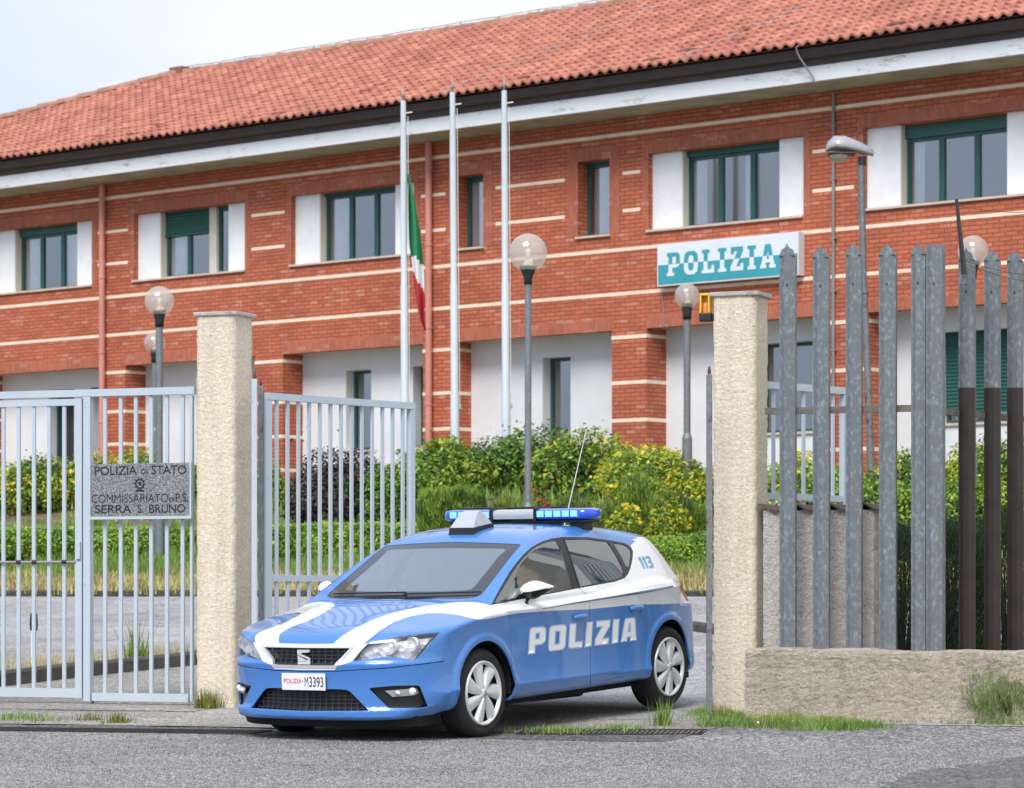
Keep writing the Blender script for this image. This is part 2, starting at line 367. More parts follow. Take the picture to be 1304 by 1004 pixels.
# ------------------------------------------------------------------ terrain
PG=R_(21.5); CG,SG=math.cos(PG),math.sin(PG); YG=24.15
def G(s,n,z): return Vector((s*CG+n*SG, YG-s*SG+n*CG, z))
def gs(u,n=0.0):
    k=(u-UC)/FPX; return (k*(YG+n*CG)-n*SG)/(CG+k*SG)
def gz(u,v,n=0.0):
    s=gs(u,n); y=YG-s*SG+n*CG; return CH+(VH-v)*y/FPX
PB=R_(41.3); CB_,SB_=math.cos(PB),math.sin(PB); YB=52.0
def fs(u,b=0.0):
    k=(u-UC)/FPX; return (k*(YB+b*CB_)-b*SB_)/(CB_+k*SB_)
def fz(u,v,b=0.0):
    s=fs(u,b); return CH+(VH-v)*(YB-s*SB_+b*CB_)/FPX
def pix(u,v,y): return Vector(((u-UC)*y/FPX,y,CH+(VH-v)*y/FPX))
TN=np.array([-400,-3.0,-2.0,-.6,0,2,8,14,16.5,22,30,60,500.]); TZ=np.array([0,0,.012,.078,.10,.17,.56,.98,1.35,2.55,3.0,3.2,3.5])
def zt(x,y):
    n=(np.asarray(y,float)-YG+.3940*np.asarray(x,float))*CG
    return np.interp(n,TN,TZ)
def ground_at(u,v,lo=15,hi=75):
    ys=np.linspace(lo,hi,1200); xs=(u-UC)*ys/FPX; vv=VH+(CH-zt(xs,ys))*FPX/ys
    i=np.argmax(vv<=v) if (vv<=v).any() else -1
    return Vector((xs[i],ys[i],float(zt(xs[i],ys[i]))))
def sheet(name,s0,s1,n0,n1,ds,dn,off,mat,parent=None,edge=0.0,seed=0):
    S=np.arange(s0,s1+ds*.5,ds); Nn=np.arange(n0,n1+dn*.5,dn)
    # break at the ramp knots so that sheets follow the ground exactly
    Nn=np.unique(np.concatenate([Nn,[k for k in TN if n0<k<n1]]))
    A,B=np.meshgrid(S,Nn,indexing='ij'); B=B.copy()
    if edge:
        r=np.random.RandomState(seed); B[:,0]+=r.uniform(-edge,edge,len(S)); B[:,-1]+=r.uniform(-edge,edge,len(S))
    X=A*CG+B*SG; Y=YG-A*SG+B*CG; Z=np.interp(B,TN,TZ)+off
    return gridmesh(name,np.stack([X,Y,Z],-1),mat,parent,smooth=False)
SS=np.unique(np.concatenate([np.linspace(-600,-60,10),np.linspace(-60,60,61),np.linspace(60,600,10)]))
NN=np.unique(np.concatenate([np.linspace(-600,-20,8),np.linspace(-20,60,81),TN,np.linspace(60,700,12)]))
A,B=np.meshgrid(SS,NN,indexing='ij'); 
tag(gridmesh('ground',np.stack([A*CG+B*SG,YG-A*SG+B*CG,np.interp(B,TN,TZ)-.03],-1),'soil',smooth=False),kind='structure')
tag(sheet('street',-200,200,-60,-2.0,5,1,.0,'street_asphalt'),kind='structure')
tag(sheet('pavement',-30,2.0,-1.7,-.5,.5,.3,.004,'concrete_apron',edge=.04,seed=3),kind='structure')
tag(sheet('pavement',-30,-2.45,-.5,6.2,.5,.3,.008,'concrete_apron'),kind='structure')
tag(sheet('gutter_strip',-30,1.9,-2.35,-1.7,.4,.15,.003,'worn_asphalt',edge=.06,seed=9),kind='structure')
tag(sheet('street',1.9,30,-2.0,-.2,.5,.2,.0,'street_asphalt'),kind='structure')
tag(sheet('driveway',-40,25,-.6,14.0,1,.4,.004,'drive_asphalt',edge=.06,seed=4),kind='structure')
# bottom-right darker resurfaced patch
p=[ground_at(1150,990),ground_at(1400,948),ground_at(1400,1100),ground_at(1120,1100)]
mb=MB(); pts=cat_rom([(p[0].x,p[0].y),(p[0].x*.6+p[1].x*.4,p[0].y*.6+p[1].y*.4+.12),(p[1].x,p[1].y),(p[2].x,p[2].y),(p[3].x,p[3].y)],4,True)
pts=[(a+rnd.uniform(-.05,.05),b_+rnd.uniform(-.09,.09)) for a,b_ in cat_rom(pts,4,True)]; mb.add([(a,b_,.003) for a,b_ in pts],[tuple(range(len(pts)))]); tag(mb.build('road_patch','wet_asphalt'),kind='structure')
# trench drains: slotted cast-iron grates along the gate line
def drain(name,u0,v0,u1,v1,label,wd=.36):
    a=ground_at(u0,v0); b=ground_at(u1,v1); d=(b-a); L=d.length; d.normalize(); nrm=Vector((-d.y,d.x,0)).normalized()
    root=empty(name,(a+b)/2,0,label,'drain','slotted drain grates across the gateway'); inv=-(a+b)/2
    mf=MB(); ms=MB(); w=wd
    def at(t,o,h): 
        q=a+d*t+nrm*o; return (q.x+inv.x,q.y+inv.y,float(zt(q.x,q.y))+h+inv.z)
    n=int(L/.75)
    for i in range(n):
        t0=L*i/n+.006; t1=L*(i+1)/n-.006
        for o0,o1 in ((0,.02),(w-.02,w)):
            mf.add([at(t0,o0,.012),at(t1,o0,.012),at(t1,o1,.012),at(t0,o1,.012),at(t0,o0,-.03),at(t1,o0,-.03),at(t1,o1,-.03),at(t0,o1,-.03)],[(0,1,2,3),(0,4,5,1),(1,5,6,2),(2,6,7,3),(3,7,4,0)])
        k=int((t1-t0)/.036)
        for j in range(k):
            q0=t0+(t1-t0)*j/k; q1=q0+.017
            ms.add([at(q0,.021,.010),at(q1,.021,.010),at(q1,w-.021,.010),at(q0,w-.021,.010),at(q0,.021,-.02),at(q1,.021,-.02),at(q1,w-.021,-.02),at(q0,w-.021,-.02)],[(0,1,2,3),(0,4,5,1),(2,6,7,3),(1,5,6,2),(3,7,4,0)])
    mf.build('frame','iron_grate',root); ms.build('slats','iron_grate',root)
    mc=MB(); mc.add([at(0,.0,.003),at(L,.0,.003),at(L,w,.003),at(0,w,.003)],[(0,1,2,3)]); mc.build('channel','under_black',root)
drain('drain_grate',-40,931,325,936,'long slotted iron drain grate in front of the closed gate on the left')
drain('drain_grate',655,937,893,937,'slotted iron drain grate behind the front wheel, running to the right gate pillar')

# stone chips standing proud of the worn street surface, near the camera
def chips(name,n,y0,y1,u0,u1,rmin,rmax,mats,seed):
    rs=np.random.RandomState(seed); y=1/rs.uniform(1/y1,1/y0,n); u=rs.uniform(u0,u1,n); x=(u-UC)*y/FPX
    nn=(y-YG+.394*x)*CG; ok=(nn<-1.95); x,y=x[ok],y[ok]; n=len(x); z=zt(x,y)
    r=rs.uniform(rmin,rmax,n); t=rs.uniform(0,6.28,n); P=np.stack([x,y,z],1)
    def o(a,k,h): return P+np.stack([np.cos(t+a)*r*k,np.sin(t+a)*r*k,h*r],1)
    a,b,c,d=o(0,1,-.2),o(2.1,1,-.2),o(4.2,1,-.2),o(1,.25,.8)
    V=np.stack([a,b,d,b,c,d,c,a,d],1).reshape(-1,3); c0=V.mean(0); M=np.repeat(rs.choice(len(mats),n),3)
    o_=fastmesh(name,V-c0,3,mats,M); o_.location=tuple(c0); tag(o_,kind='stuff')
simple('grit_light',(.42,.41,.41),rough=.8); simple('grit_mid',(.22,.215,.21),rough=.8); simple('grit_dark',(.07,.07,.07),rough=.8)
chips('street_grit',130000,16.2,23.2,-60,1380,.002,.0065,['grit_light','grit_mid','grit_mid','grit_dark'],5)
# ------------------------------------------------------------------ police station (local frame: x along facade, y depth, z up)
bld=empty('police_station',(0,YB,0),-PB,'two-storey red brick police station with tiled hipped roof and green windows','building')
def B3(s,z,b): return (s,b,z)
# openings (s0,s1,z0,z1)
UP=[(-13.45,-10.49),(-9.31,-6.36),(-5.18,-2.22),(2.90,5.94),(7.05,10.05),(11.3,14.2)]
NAR=[(-1.21,-.64),(1.43,2.09)]
ZB,ZT=6.80,8.02
ops=[(a,b,ZB,ZT) for a,b in UP+NAR]
def wall_holes(mb,s0,s1,z0,z1,ops,b,mi=0,flip=False):
    S=sorted({s0,s1}|{o[0] for o in ops}|{o[1] for o in ops}); Z=sorted({z0,z1}|{o[2] for o in ops}|{o[3] for o in ops})
    for i in range(len(S)-1):
        for j in range(len(Z)-1):
            cs,cz=(S[i]+S[i+1])/2,(Z[j]+Z[j+1])/2
            if any(o[0]<cs<o[1] and o[2]<cz<o[3] for o in ops): continue
            mb.add([B3(S[i],Z[j],b),B3(S[i+1],Z[j],b),B3(S[i+1],Z[j+1],b),B3(S[i],Z[j+1],b)],[(0,1,2,3)],mi)
SL,SR=-21.0,16.0; ZL=5.24; ZE=8.64
w=MB(); wall_holes(w,SL,SR,ZL,ZE,ops,0)
for a,b,z0,z1 in ops:
    d=.30
    w.add([B3(a,z0,0),B3(a,z0,d),B3(a,z1,d),B3(a,z1,0)],[(0,1,2,3)]); w.add([B3(b,z0,0),B3(b,z0,d),B3(b,z1,d),B3(b,z1,0)],[(3,2,1,0)])
    w.add([B3(a,z1,0),B3(b,z1,0),B3(b,z1,d),B3(a,z1,d)],[(0,1,2,3)])
# lintel underside + far end return
w.add([B3(SL,ZL,0),B3(SR,ZL,0),B3(SR,ZL,.22),B3(SL,ZL,.22)],[(3,2,1,0)])
w.add([B3(SL,2.3,.5),B3(SL,ZE,.5),B3(SL,ZE,12),B3(SL,2.3,12)],[(0,1,2,3)])
w.add([B3(SL,ZL,0),B3(SL,ZE,0),B3(SL,ZE,.5),B3(SL,ZL,.5)],[(0,1,2,3)])
w.build('brick_wall','brick',bld)
# soldier courses, 4 mm proud
sd=MB()
def strip(mb,s0,s1,z0,z1,p=.004,mi=0,b=0):
    mb.box((s0,b-p,z0),(s1,b+.02,z1),mi)
for a,b in UP: 
    strip(sd,a-.11,b+.11,ZT,ZT+.19); strip(sd,a-.11,a,ZB,ZT,.0035); strip(sd,b,b+.11,ZB,ZT,.0035)
for a,b in NAR:
    strip(sd,a-.20,b+.20,ZT,ZT+.20); strip(sd,a-.20,a,ZB,ZT,.0035); strip(sd,b,b+.20,ZB,ZT,.0035)
PIL=[(-14.4,-13.7),(-10.25,-9.55),(-6.10,-5.40),(-2.01,-1.36),(2.14,2.86),(6.42,7.12),(10.75,11.45),(15.0,15.7)]
edges=[SL]+[x for p in PIL for x in p]+[SR]
for i in range(0,len(edges),2): strip(sd,edges[i]+.005,edges[i+1]-.005,ZL,ZL+.20)
sd.build('soldier_course','brick_soldier',bld)
# pale bands
h=.028
def band(s0,s1,z):
    bd=MB(); strip(bd,s0,s1,z-h,z+h,.006); bd.build('pale_band','band',bld)
for z in (8.38,6.53,5.82): band(SL,SR,z)
allop=sorted(UP+NAR); 
prev=SL
for a,b in allop+[(SR,SR)]:
    g=.28 if (a,b) in NAR else .17
    if a-prev>.35: 
        for z in (7.75,7.15): band(prev,a-g,z)
    prev=b+g
# pillars
for a,b in PIL:
    m=MB(); m.box((a,0,2.2),(b,.5,ZL)); o=m.build('pillar','brick',bld)
    for z in (5.12,4.39,3.785,3.19): m=MB(); m.box((a-.006,-.006,z-.03),(b+.006,.499,z+.03)); m.build('band','band',o)
# ground floor white wall with openings at b=.5
def gop(u0,u1,z0=3.52,z1=4.92): return (fs(u0,.5),fs(u1,.5),z0,z1)
GO=[gop(62,94.5),gop(116,127),gop(440.6,472.6),(fs(526,.5),fs(541,.5),3.52,4.92),gop(691,726.6),(fs(976,.5)-.2,fs(1035,.5),3.52,4.92),(fs(1196,.5),fs(1284,.5),3.55,4.92)]
GO.append((11.9,12.9,3.55,4.92)); GO.insert(0,(-17.5,-16.3,3.52,4.92))
gw=MB(); wall_holes(gw,SL,SR,2.2,ZL+.05,GO,.5)
for a,b,z0,z1 in GO:
    d=.5; e=.5+.26
    gw.add([B3(a,z0,d),B3(a,z0,e),B3(a,z1,e),B3(a,z1,d)],[(0,1,2,3)]); gw.add([B3(b,z0,d),B3(b,z0,e),B3(b,z1,e),B3(b,z1,d)],[(3,2,1,0)])
    gw.add([B3(a,z1,d),B3(b,z1,d),B3(b,z1,e),B3(a,z1,e)],[(0,1,2,3)])
gw.build('white_wall','white_render',bld)
m=MB(); m.add([B3(SL,ZL+.012,.0),B3(SR,ZL+.012,.0),B3(SR,ZL+.012,.5),B3(SL,ZL+.012,.5)],[(0,1,2,3)]); m.build('portico_ceiling','white_render',bld)
# windows
def curtain_mb(s0,s1,z0,z1,b,k):
    n=max(6,int((s1-s0)/.03)); vs=[];fs_=[]
    for i in range(n+1):
        s=s0+(s1-s0)*i/n; o=.018*math.sin(i*1.3+k)+.008*math.sin(i*.6)
        vs+=[(s,b+o,z0),(s+.01*math.sin(k+i),b+o*.6,z1)]
    for i in range(n): fs_.append((2*i,2*i+2,2*i+3,2*i+1))
    m=MB(); m.add(vs,fs_,0,True); return m
def window(s0,s1,z0,z1,b,nl,roll=0.0,cur=(),box=.0,deep=1.2):
    """green frame with nl lights; box = roller box height, roll = part-lowered shutter"""
    t=.05; m=MB(); D=.06
    zt_=z1-box
    m.box((s0,b,z0),(s0+t,b+D,zt_)); m.box((s1-t,b,z0),(s1,b+D,zt_)); m.box((s0+t,b,z0),(s1-t,b+D,z0+t)); m.box((s0+t,b,zt_-t),(s1-t,b+D,zt_))
    for k in range(1,nl):
        c=s0+(s1-s0)*k/nl; m.box((c-.045,b-.004,z0+t),(c+.045,b+D,zt_-t))
    o=m.build('window','green_frame',bld)
    g=MB()
    for k in range(nl):
        a=s0+(s1-s0)*k/nl+.03; c=s0+(s1-s0)*(k+1)/nl-.03
        g.add([B3(a,z0+.03,b+.03),B3(c,z0+.03,b+.03),B3(c,zt_-.03,b+.03),B3(a,zt_-.03,b+.03)],[(0,1,2,3)])
    g.build('pane','window_glass',o)
    if box>0:
        q=MB(); q.box((s0-.01,b-.05,zt_+.001),(s1+.01,b+.1,z1-.002)); q.build('shutter_box','green_shutter',o)
    if roll>0:
        q=MB(); z=zt_; 
        while z>zt_-roll: 
            q.prism([(z,-.028),(z-.028,-.042),(z-.055,-.028),(z-.055,-.012),(z,-.012)],s0+.01,s1-.01,lambda a,b2,d:(d,b+b2,a)); z-=.056
        q.box((s0+.005,b-.05,z-.03),(s1-.005,b-.012,z-.001)); q.build('roller_shutter','green_shutter',o)
    for c0,c1 in cur: curtain_mb(s0+(s1-s0)*c0,s0+(s1-s0)*c1,z0+.02,zt_-.02,b+.085,s0).build('curtain','curtain',o)
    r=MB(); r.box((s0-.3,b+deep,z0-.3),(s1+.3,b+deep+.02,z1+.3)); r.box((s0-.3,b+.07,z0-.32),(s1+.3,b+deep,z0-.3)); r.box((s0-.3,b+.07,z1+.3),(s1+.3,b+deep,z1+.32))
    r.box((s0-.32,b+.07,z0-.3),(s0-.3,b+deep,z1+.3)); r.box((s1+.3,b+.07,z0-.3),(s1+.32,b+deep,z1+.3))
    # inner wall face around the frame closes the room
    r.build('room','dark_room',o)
    return o
cfg=[dict(box=.14,cur=((.04,.30),(.70,.98))),None,dict(box=.05,cur=((.04,.26),)),dict(box=.10,cur=((.03,.16),(.56,.66))),dict(box=.20,cur=((.03,.14),)),dict(box=.14,cur=((.1,.3),))]
for i,(a,b) in enumerate(UP):
    wl=a+.60; wr=b-.53
    m=MB(); m.box((a+.002,.10,ZB),(wl,.29,ZT-.002),0); m.build('white_panel',['panel_white'],bld)
    m=MB(); m.box((wr,.10,ZB),(b-.002,.29,ZT-.002),0); m.build('white_panel',['panel_white'],bld)
    m=MB(); m.box((wl,.115,ZB),(wl+.012,.289,ZT-.003)); m.build('reveal','beige_reveal',bld)
    if i==1:
        mm=-7.50; window(wl+.012,mm,ZB,ZT,.26,2,roll=.36,cur=((.05,.42),),box=.03)
        q=MB(); q.box((mm+.001,.20,ZB),(mm+.19,.29,ZT-.003)); q.build('mullion','beige_reveal',bld)
        window(mm+.191,wr,ZB,ZT,.26,1,box=.03)
    else: window(wl+.012,wr,ZB,ZT,.26,3,**cfg[i])
    m=MB(); m.box((a-.03,-.045,ZB-.035),(b+.0,.30,ZB)); m.build('window_sill','sill_stone',bld)
for a,b in NAR:
    window(a,b,ZB,ZT,.24,1,box=.04,cur=((.1,.6),)); m=MB(); m.box((a-.03,-.045,ZB-.035),(b+.03,.30,ZB)); m.build('window_sill','sill_stone',bld)
for i,(a,b,z0,z1) in enumerate(GO):
    wide=b-a>.75
    if i in (1,2,4):
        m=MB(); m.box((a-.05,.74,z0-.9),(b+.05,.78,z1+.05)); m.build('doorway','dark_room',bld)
        m=MB(); m.box((a+.001,.70,z0),(a+.05,.739,z1)); m.build('door_frame','green_frame',bld); continue
    window(a,b,z0,z1,.70,2 if wide else 1,box=0,roll=1.15 if i==len(GO)-2 else 0)
    m=MB(); m.box((a-.03,.46,z0-.04),(b+.03,.75,z0-.001)); m.build('window_sill','sill_stone',bld)
# eave: white concrete slab edge, soffit, brown gutter
m=MB(); m.box((SL-1.0,-.86,8.655),(SR,-.80,8.89)); m.build('fascia','fascia',bld)
m=MB(); m.box((SL-1.0,-.799,8.645),(SR,.6,8.70)); m.box((SL-1.0,.6,8.645),(SL+.3,13,8.70)); m.build('soffit','soffit',bld)
m=MB(); pr=[(-.80,8.885),(-.87,8.885),(-.885,8.96),(-.90,8.985),(-.985,8.99),(-1.03,9.02),(-1.05,9.08),(-1.06,9.12),(-1.03,9.125),(-.80,9.125)]
m.prism(pr,SL-1.15,SR,lambda a,b,d:(d,a,b)); m.build('gutter','gutter_brown',bld)
# roof slope with real barrel tiles
BE,ZE0=-1.15,9.155; BR,ZR=6.0,11.92; SRH=-14.6
Ls=math.hypot(BR-BE,ZR-ZE0); nrow=20; rowl=Ls/nrow; ds=.20/6
smin=SRH-(BR-BE)-.2
S=np.arange(smin,SR+.01,ds); T=[]
for k in range(nrow): T+= [(k*rowl,0.0),(k*rowl+.001,1.0),((k+.5)*rowl,.55),((k+1)*rowl-.001,.05)]
T=np.array(T); ph=(S/.20)%1.0
prof=np.where(ph<.55,.046*np.sin(ph/.55*math.pi),-.010*np.sin((ph-.55)/.45*math.pi))
tl=T[:,0][None,:]; lift=T[:,1][None,:]*.034
jit=np.repeat(nr.uniform(-.004,.004,(len(S)//6+2,nrow)),6,0)[:len(S)]; jit=np.repeat(jit,4,1)
hgt=prof[:,None]+lift+jit
cs,sn=(BR-BE)/Ls,(ZR-ZE0)/Ls
hip=(SRH-(BR-BE))+tl*cs
Sx=np.maximum(S[:,None]+0*tl,hip)
Pm=np.stack([Sx,BE+tl*cs-hgt*sn,ZE0+tl*sn+hgt*cs],-1)
gridmesh('roof','empty' if False else Pm,'roof_tile',bld,smooth=False) if False else gridmesh('roof',Pm,'roof_tile',bld,smooth=False)
# hidden slopes (left hip, rear)
m=MB(); e0=SRH-(BR-BE)
m.add([(e0,BE,ZE0),(SRH,BR,ZR),(e0,2*BR-BE,ZE0)],[(0,1,2)]); m.add([(SRH,BR,ZR),(SR,BR,ZR),(SR,2*BR-BE,ZE0),(e0,2*BR-BE,ZE0)],[(0,1,2,3)])
m.add([(e0,BE,ZE0-.02),(SR,BE,ZE0-.02),(SR,BE+.4,ZE0+.1),(e0,BE+.4,ZE0+.1)],[(0,1,2,3)]); m.build('roof_slope','old_tile',bld)
m=MB(); m.add([(SL,12,2.2),(SR,12,2.2),(SR,12,8.7),(SL,12,8.7)],[(0,1,2,3)]); m.add([(SR,.5,2.2),(SR,12,2.2),(SR,12,8.7),(SR,.5,8.7)],[(0,1,2,3)]); m.build('rear_wall','brick',bld)
rt=MB()
def ridge(p,q,mb):
    p,q=Vector(p),Vector(q); n=int((q-p).length/.42); d=(q-p).normalized(); up=Vector((0,0,1)); a=d.cross(up).normalized(); c=a.cross(d)
    for i in range(n):
        P0=p+(q-p)*(i/n)+c*rnd.uniform(-.006,.01); P1=p+(q-p)*((i+1.08)/n); r0,r1=.115,.095; vs=[]
        for P,r in ((P0,r0),(P1,r1)):
            for k in range(9):
                t=math.pi*k/8; vs.append(P+a*math.cos(t)*r+c*(math.sin(t)*r-.01))
        mb.add(vs,[(k,k+1,9+k+1,9+k) for k in range(8)],0,False); mb.add(vs[:9],[tuple(range(9))])
ridge((SRH,BR,ZR+.02),(SR,BR,ZR+.02),rt); ridge((e0,BE,ZE0+.06),(SRH,BR,ZR+.05),rt); rt.build('ridge_tiles','ridge_tile',bld)
# loose / lifted tiles along the conductor lines and a crest cap
m=MB()
for s_,t_ in ((-8.5,.35),(-8.3,.9),(-9.6,.6),(-3.4,1.3),(-11.6,.2),(-4.6,.25),(1.0,.35),(3.7,.3),(4.3,2.0),(4.1,.7),(5.0,.9),(8.2,.4)):
    P=np.array((s_,BE+t_*cs,ZE0+t_*sn+.06)); L=rnd.uniform(.12,.3); m.box(tuple(P-(L/2,.05,.02)),tuple(P+(L/2,.06,.02)))
m.box((SRH-.18,BR-.12,ZR+.0),(SRH+.2,BR+.12,ZR+.16)); m.build('loose_tiles','old_tile',bld)
# lightning conductors up the slope
for s_ in (-8.6,-.7,4.3,8.6):
    m=MB(); m.tube([(s_+.03*math.sin(k*2.1+s_),BE+.1+(BR-BE)*k/12,ZE0+.085+(ZR-ZE0)*k/12+.012*math.sin(k*3.)) for k in range(13)],.012,5); m.build('lightning_conductor','cable_grey',bld)
# crest wire on small supports
m=MB()
for k in range(30): 
    s_=SRH+k*1.0; m.tube([(s_,BR,ZR+.1),(s_,BR,ZR+.15)],.014,5)
m.tube([(SRH+k*.5,BR,ZR+.15+.01*math.sin(k*2.)) for k in range(60)],.008,4); m.build('crest_wire','cable_grey',bld)
# downpipes
for u,zb in ((135,3.2),(551,3.30)):
    s_=fs(u); m=MB(); m.tube([(s_,-.10,8.64),(s_,-.10,zb)],.058,12)
    for z in (8.2,6.9,5.5,4.2): m.tube([(s_,-.10,z-.02),(s_,-.10,z+.02)],.068,12)
    o=m.build('downpipe','pipe_pink',bld)
m=MB(); s_=fs(551); m.tube([(s_,-.10,3.30),(s_,-.10,3.05)],.075,10); m.build('pipe_shoe','black_metal',bld)
s_=fs(1063); m=MB(); m.tube([(s_,-.035,8.6),(s_,-.035,2.6)],.026,8)
for z in (8.1,7.3,6.4,5.6,4.7): m.box((s_-.05,-.06,z-.012),(s_+.05,-.001,z+.012))
m.build('conduit','pipe_grey',bld)
s0=fs(1021,-1.0); m=MB(); m.tube(cat_rom([(s0+.35,-1.0,9.22),(s0+.05,-1.13,9.17),(s0+.0,-1.10,9.05),(s0+.12,-.93,8.75),(s0+.17,-.885,8.63)],5),.014,6); m.build('hanging_cable','cable_grey',bld)
m=MB(); s_=fs(844); m.tube([(s_,-.012,5.8),(s_+.02,-.012,5.5),(s_+.01,-.012,5.27)],.008,5); m.build('sign_cable','cable_grey',bld)
# ------------------------------------------------------------------ lettering
def spl(pts): return pts
def rect(x0,y0,x1,y1): return [(x0,y0),(x1,y0),(x1,y1),(x0,y1)]
# heavy rounded italic capitals for the car door (unit grid, cap height 14)
CARG={
'P':([[(0,0),(3.6,0),(3.6,4.6),(8,4.6),(9.6,5.4),(10.2,7),(10.2,11.6),(9.6,13.2),(8,14),(1.2,14),(.3,13.6),(0,12.8)],[(3.6,7.4),(3.6,11.2),(6.6,11.2),(6.6,7.4)]],11.2),
'O':([[(1.6,0),(9,0),(10.3,.6),(10.8,1.9),(10.8,12.1),(10.3,13.4),(9,14),(1.6,14),(.4,13.4),(0,12.1),(0,1.9),(.4,.6)],[(3.6,2.9),(3.6,11.1),(7.2,11.1),(7.2,2.9)]],11.8),
'L':([[(1.2,0),(8.6,0),(8.9,2.9),(3.7,2.9),(3.7,14),(0,14),(0,1.4),(.4,.4)]],9.6),
'I':([[(0,0),(3.7,0),(3.7,14),(0,14)]],4.9),
'Z':([[(0,0),(9.2,0),(9.2,2.9),(4.4,2.9),(9.4,10.6),(9.4,14),(.3,14),(.3,11.1),(4.7,11.1),(0,3.5)]],10.3),
'1':([[(1.6,0),(5.2,0),(5.2,14),(2.6,14),(0,12.2),(0,9.6),(1.6,10.4)]],6.4),
'3':([[(0,0),(8.4,0),(9.8,1.2),(9.8,6.2),(8.8,7.1),(9.8,8),(9.8,12.8),(8.4,14),(0,14),(0,11.3),(6.3,11.3),(6.3,8.4),(2,8.4),(2,5.8),(6.3,5.8),(6.3,2.7),(0,2.7)]],11),
'A':([[(0,0),(3.6,0),(3.8,2.6),(6.6,2.6),(6.8,0),(10.5,0),(8.9,12.8),(8.3,13.7),(7.4,14),(3.1,14),(2.1,13.7),(1.6,12.8)],[(4.05,5.4),(4.6,11.2),(5.9,11.2),(6.4,5.4)]],11)}
def slab(base):
    return base
SG_={
'P':([[(0,0),(5.6,0),(5.6,2),(4.3,2),(4.3,5),(8,5),(9.8,6),(10.4,8),(10.4,11),(9.8,13),(8,14),(0,14),(0,12),(1.3,12),(1.3,2),(0,2)],[(4.3,7.3),(4.3,11.7),(7.2,11.7),(7.2,7.3)]],12),
'O':([[(3,0),(8,0),(10.4,1.6),(11,4),(11,10),(10.4,12.4),(8,14),(3,14),(.6,12.4),(0,10),(0,4),(.6,1.6)],[(4.4,2.4),(3.4,4),(3.4,10),(4.4,11.6),(6.6,11.6),(7.6,10),(7.6,4),(6.6,2.4)]],12.6),
'L':([[(0,0),(9.6,0),(9.6,4.6),(7.6,4.6),(7.2,2.2),(4.5,2.2),(4.5,12),(6,12),(6,14),(0,14),(0,12),(1.3,12),(1.3,2),(0,2)]],11),
'I':([[(0,0),(6.4,0),(6.4,2),(4.9,2),(4.9,12),(6.4,12),(6.4,14),(0,14),(0,12),(1.5,12),(1.5,2),(0,2)]],8),
'Z':([[(0,0),(10,0),(10,4.2),(8,4.2),(7.6,2.4),(4.6,2.4),(9.8,11.8),(9.8,14),(.4,14),(.4,10),(2.4,10),(2.8,11.6),(5.6,11.6),(0,2.2)]],11.6),
'A':([[(0,0),(4.8,0),(4.8,2),(4,2),(4.3,3.2),(7.5,3.2),(7.8,2),(7,2),(7,0),(12,0),(12,2),(11,2),(8,14),(3.9,14),(.9,2),(0,2)],[(4.9,5.3),(5.8,9.6),(6,9.6),(6.9,5.3)]],13)}
def glyphs(text,G_,gap=0,off=0.0,shear=0.0):
    """returns bmesh in XY plane, cap height 14"""
    cu=bpy.data.curves.new('t','CURVE'); cu.dimensions='2D'; cu.fill_mode='BOTH'; x=0
    for ch in text:
        pl,adv=G_[ch]
        for j,poly in enumerate(pl):
            n=len(poly)
            if off:
                cx=sum(p[0] for p in poly)/n; out=[]
                area=sum(poly[i][0]*poly[(i+1)%n][1]-poly[(i+1)%n][0]*poly[i][1] for i in range(n))
                sg=(1 if area>0 else -1)*(1 if j==0 else -1)
                for i in range(n):
                    p0,p1,p2=np.array(poly[i-1]),np.array(poly[i]),np.array(poly[(i+1)%n])
                    e1=(p1-p0)/np.linalg.norm(p1-p0); e2=(p2-p1)/np.linalg.norm(p2-p1)
                    n1=np.array((e1[1],-e1[0])); n2=np.array((e2[1],-e2[0])); m=(n1+n2); m/=max(.4,np.dot(m,n1))
                    out.append(tuple(p1+m*off*sg))
                poly=out
            sp=cu.splines.new('POLY'); sp.points.add(n-1); sp.use_cyclic_u=True
            for i,(a,b) in enumerate(poly): sp.points[i].co=(x+a+b*shear,b,0,1)
        x+=adv+gap
    o=bpy.data.objects.new('t',cu); COL.objects.link(o); dg=bpy.context.evaluated_depsgraph_get()
    me=bpy.data.meshes.new_from_object(o.evaluated_get(dg)); bm=bmesh.new(); bm.from_mesh(me)
    bpy.data.objects.remove(o); bpy.data.curves.remove(cu); bpy.data.meshes.remove(me)
    return bm,x-gap
def font_bm(text,bold=0.0,spacing=1.0):
    cu=bpy.data.curves.new('t','FONT'); cu.body=text; cu.size=1; cu.offset=bold; cu.space_character=spacing
    o=bpy.data.objects.new('t',cu); COL.objects.link(o); dg=bpy.context.evaluated_depsgraph_get(); bpy.context.view_layer.update()
    me=bpy.data.meshes.new_from_object(o.evaluated_get(dg)); bm=bmesh.new(); bm.from_mesh(me)
    bpy.data.objects.remove(o); bpy.data.curves.remove(cu); bpy.data.meshes.remove(me); return bm
def bm_fit(bm,x0,x1,y0,y1):
    xs=[v.co.x for v in bm.verts]; ys=[v.co.y for v in bm.verts]; a,b,c,d=min(xs),max(xs),min(ys),max(ys)
    for v in bm.verts: v.co=Vector(((v.co.x-a)/(b-a)*(x1-x0)+x0,(v.co.y-c)/(d-c)*(y1-y0)+y0,0))
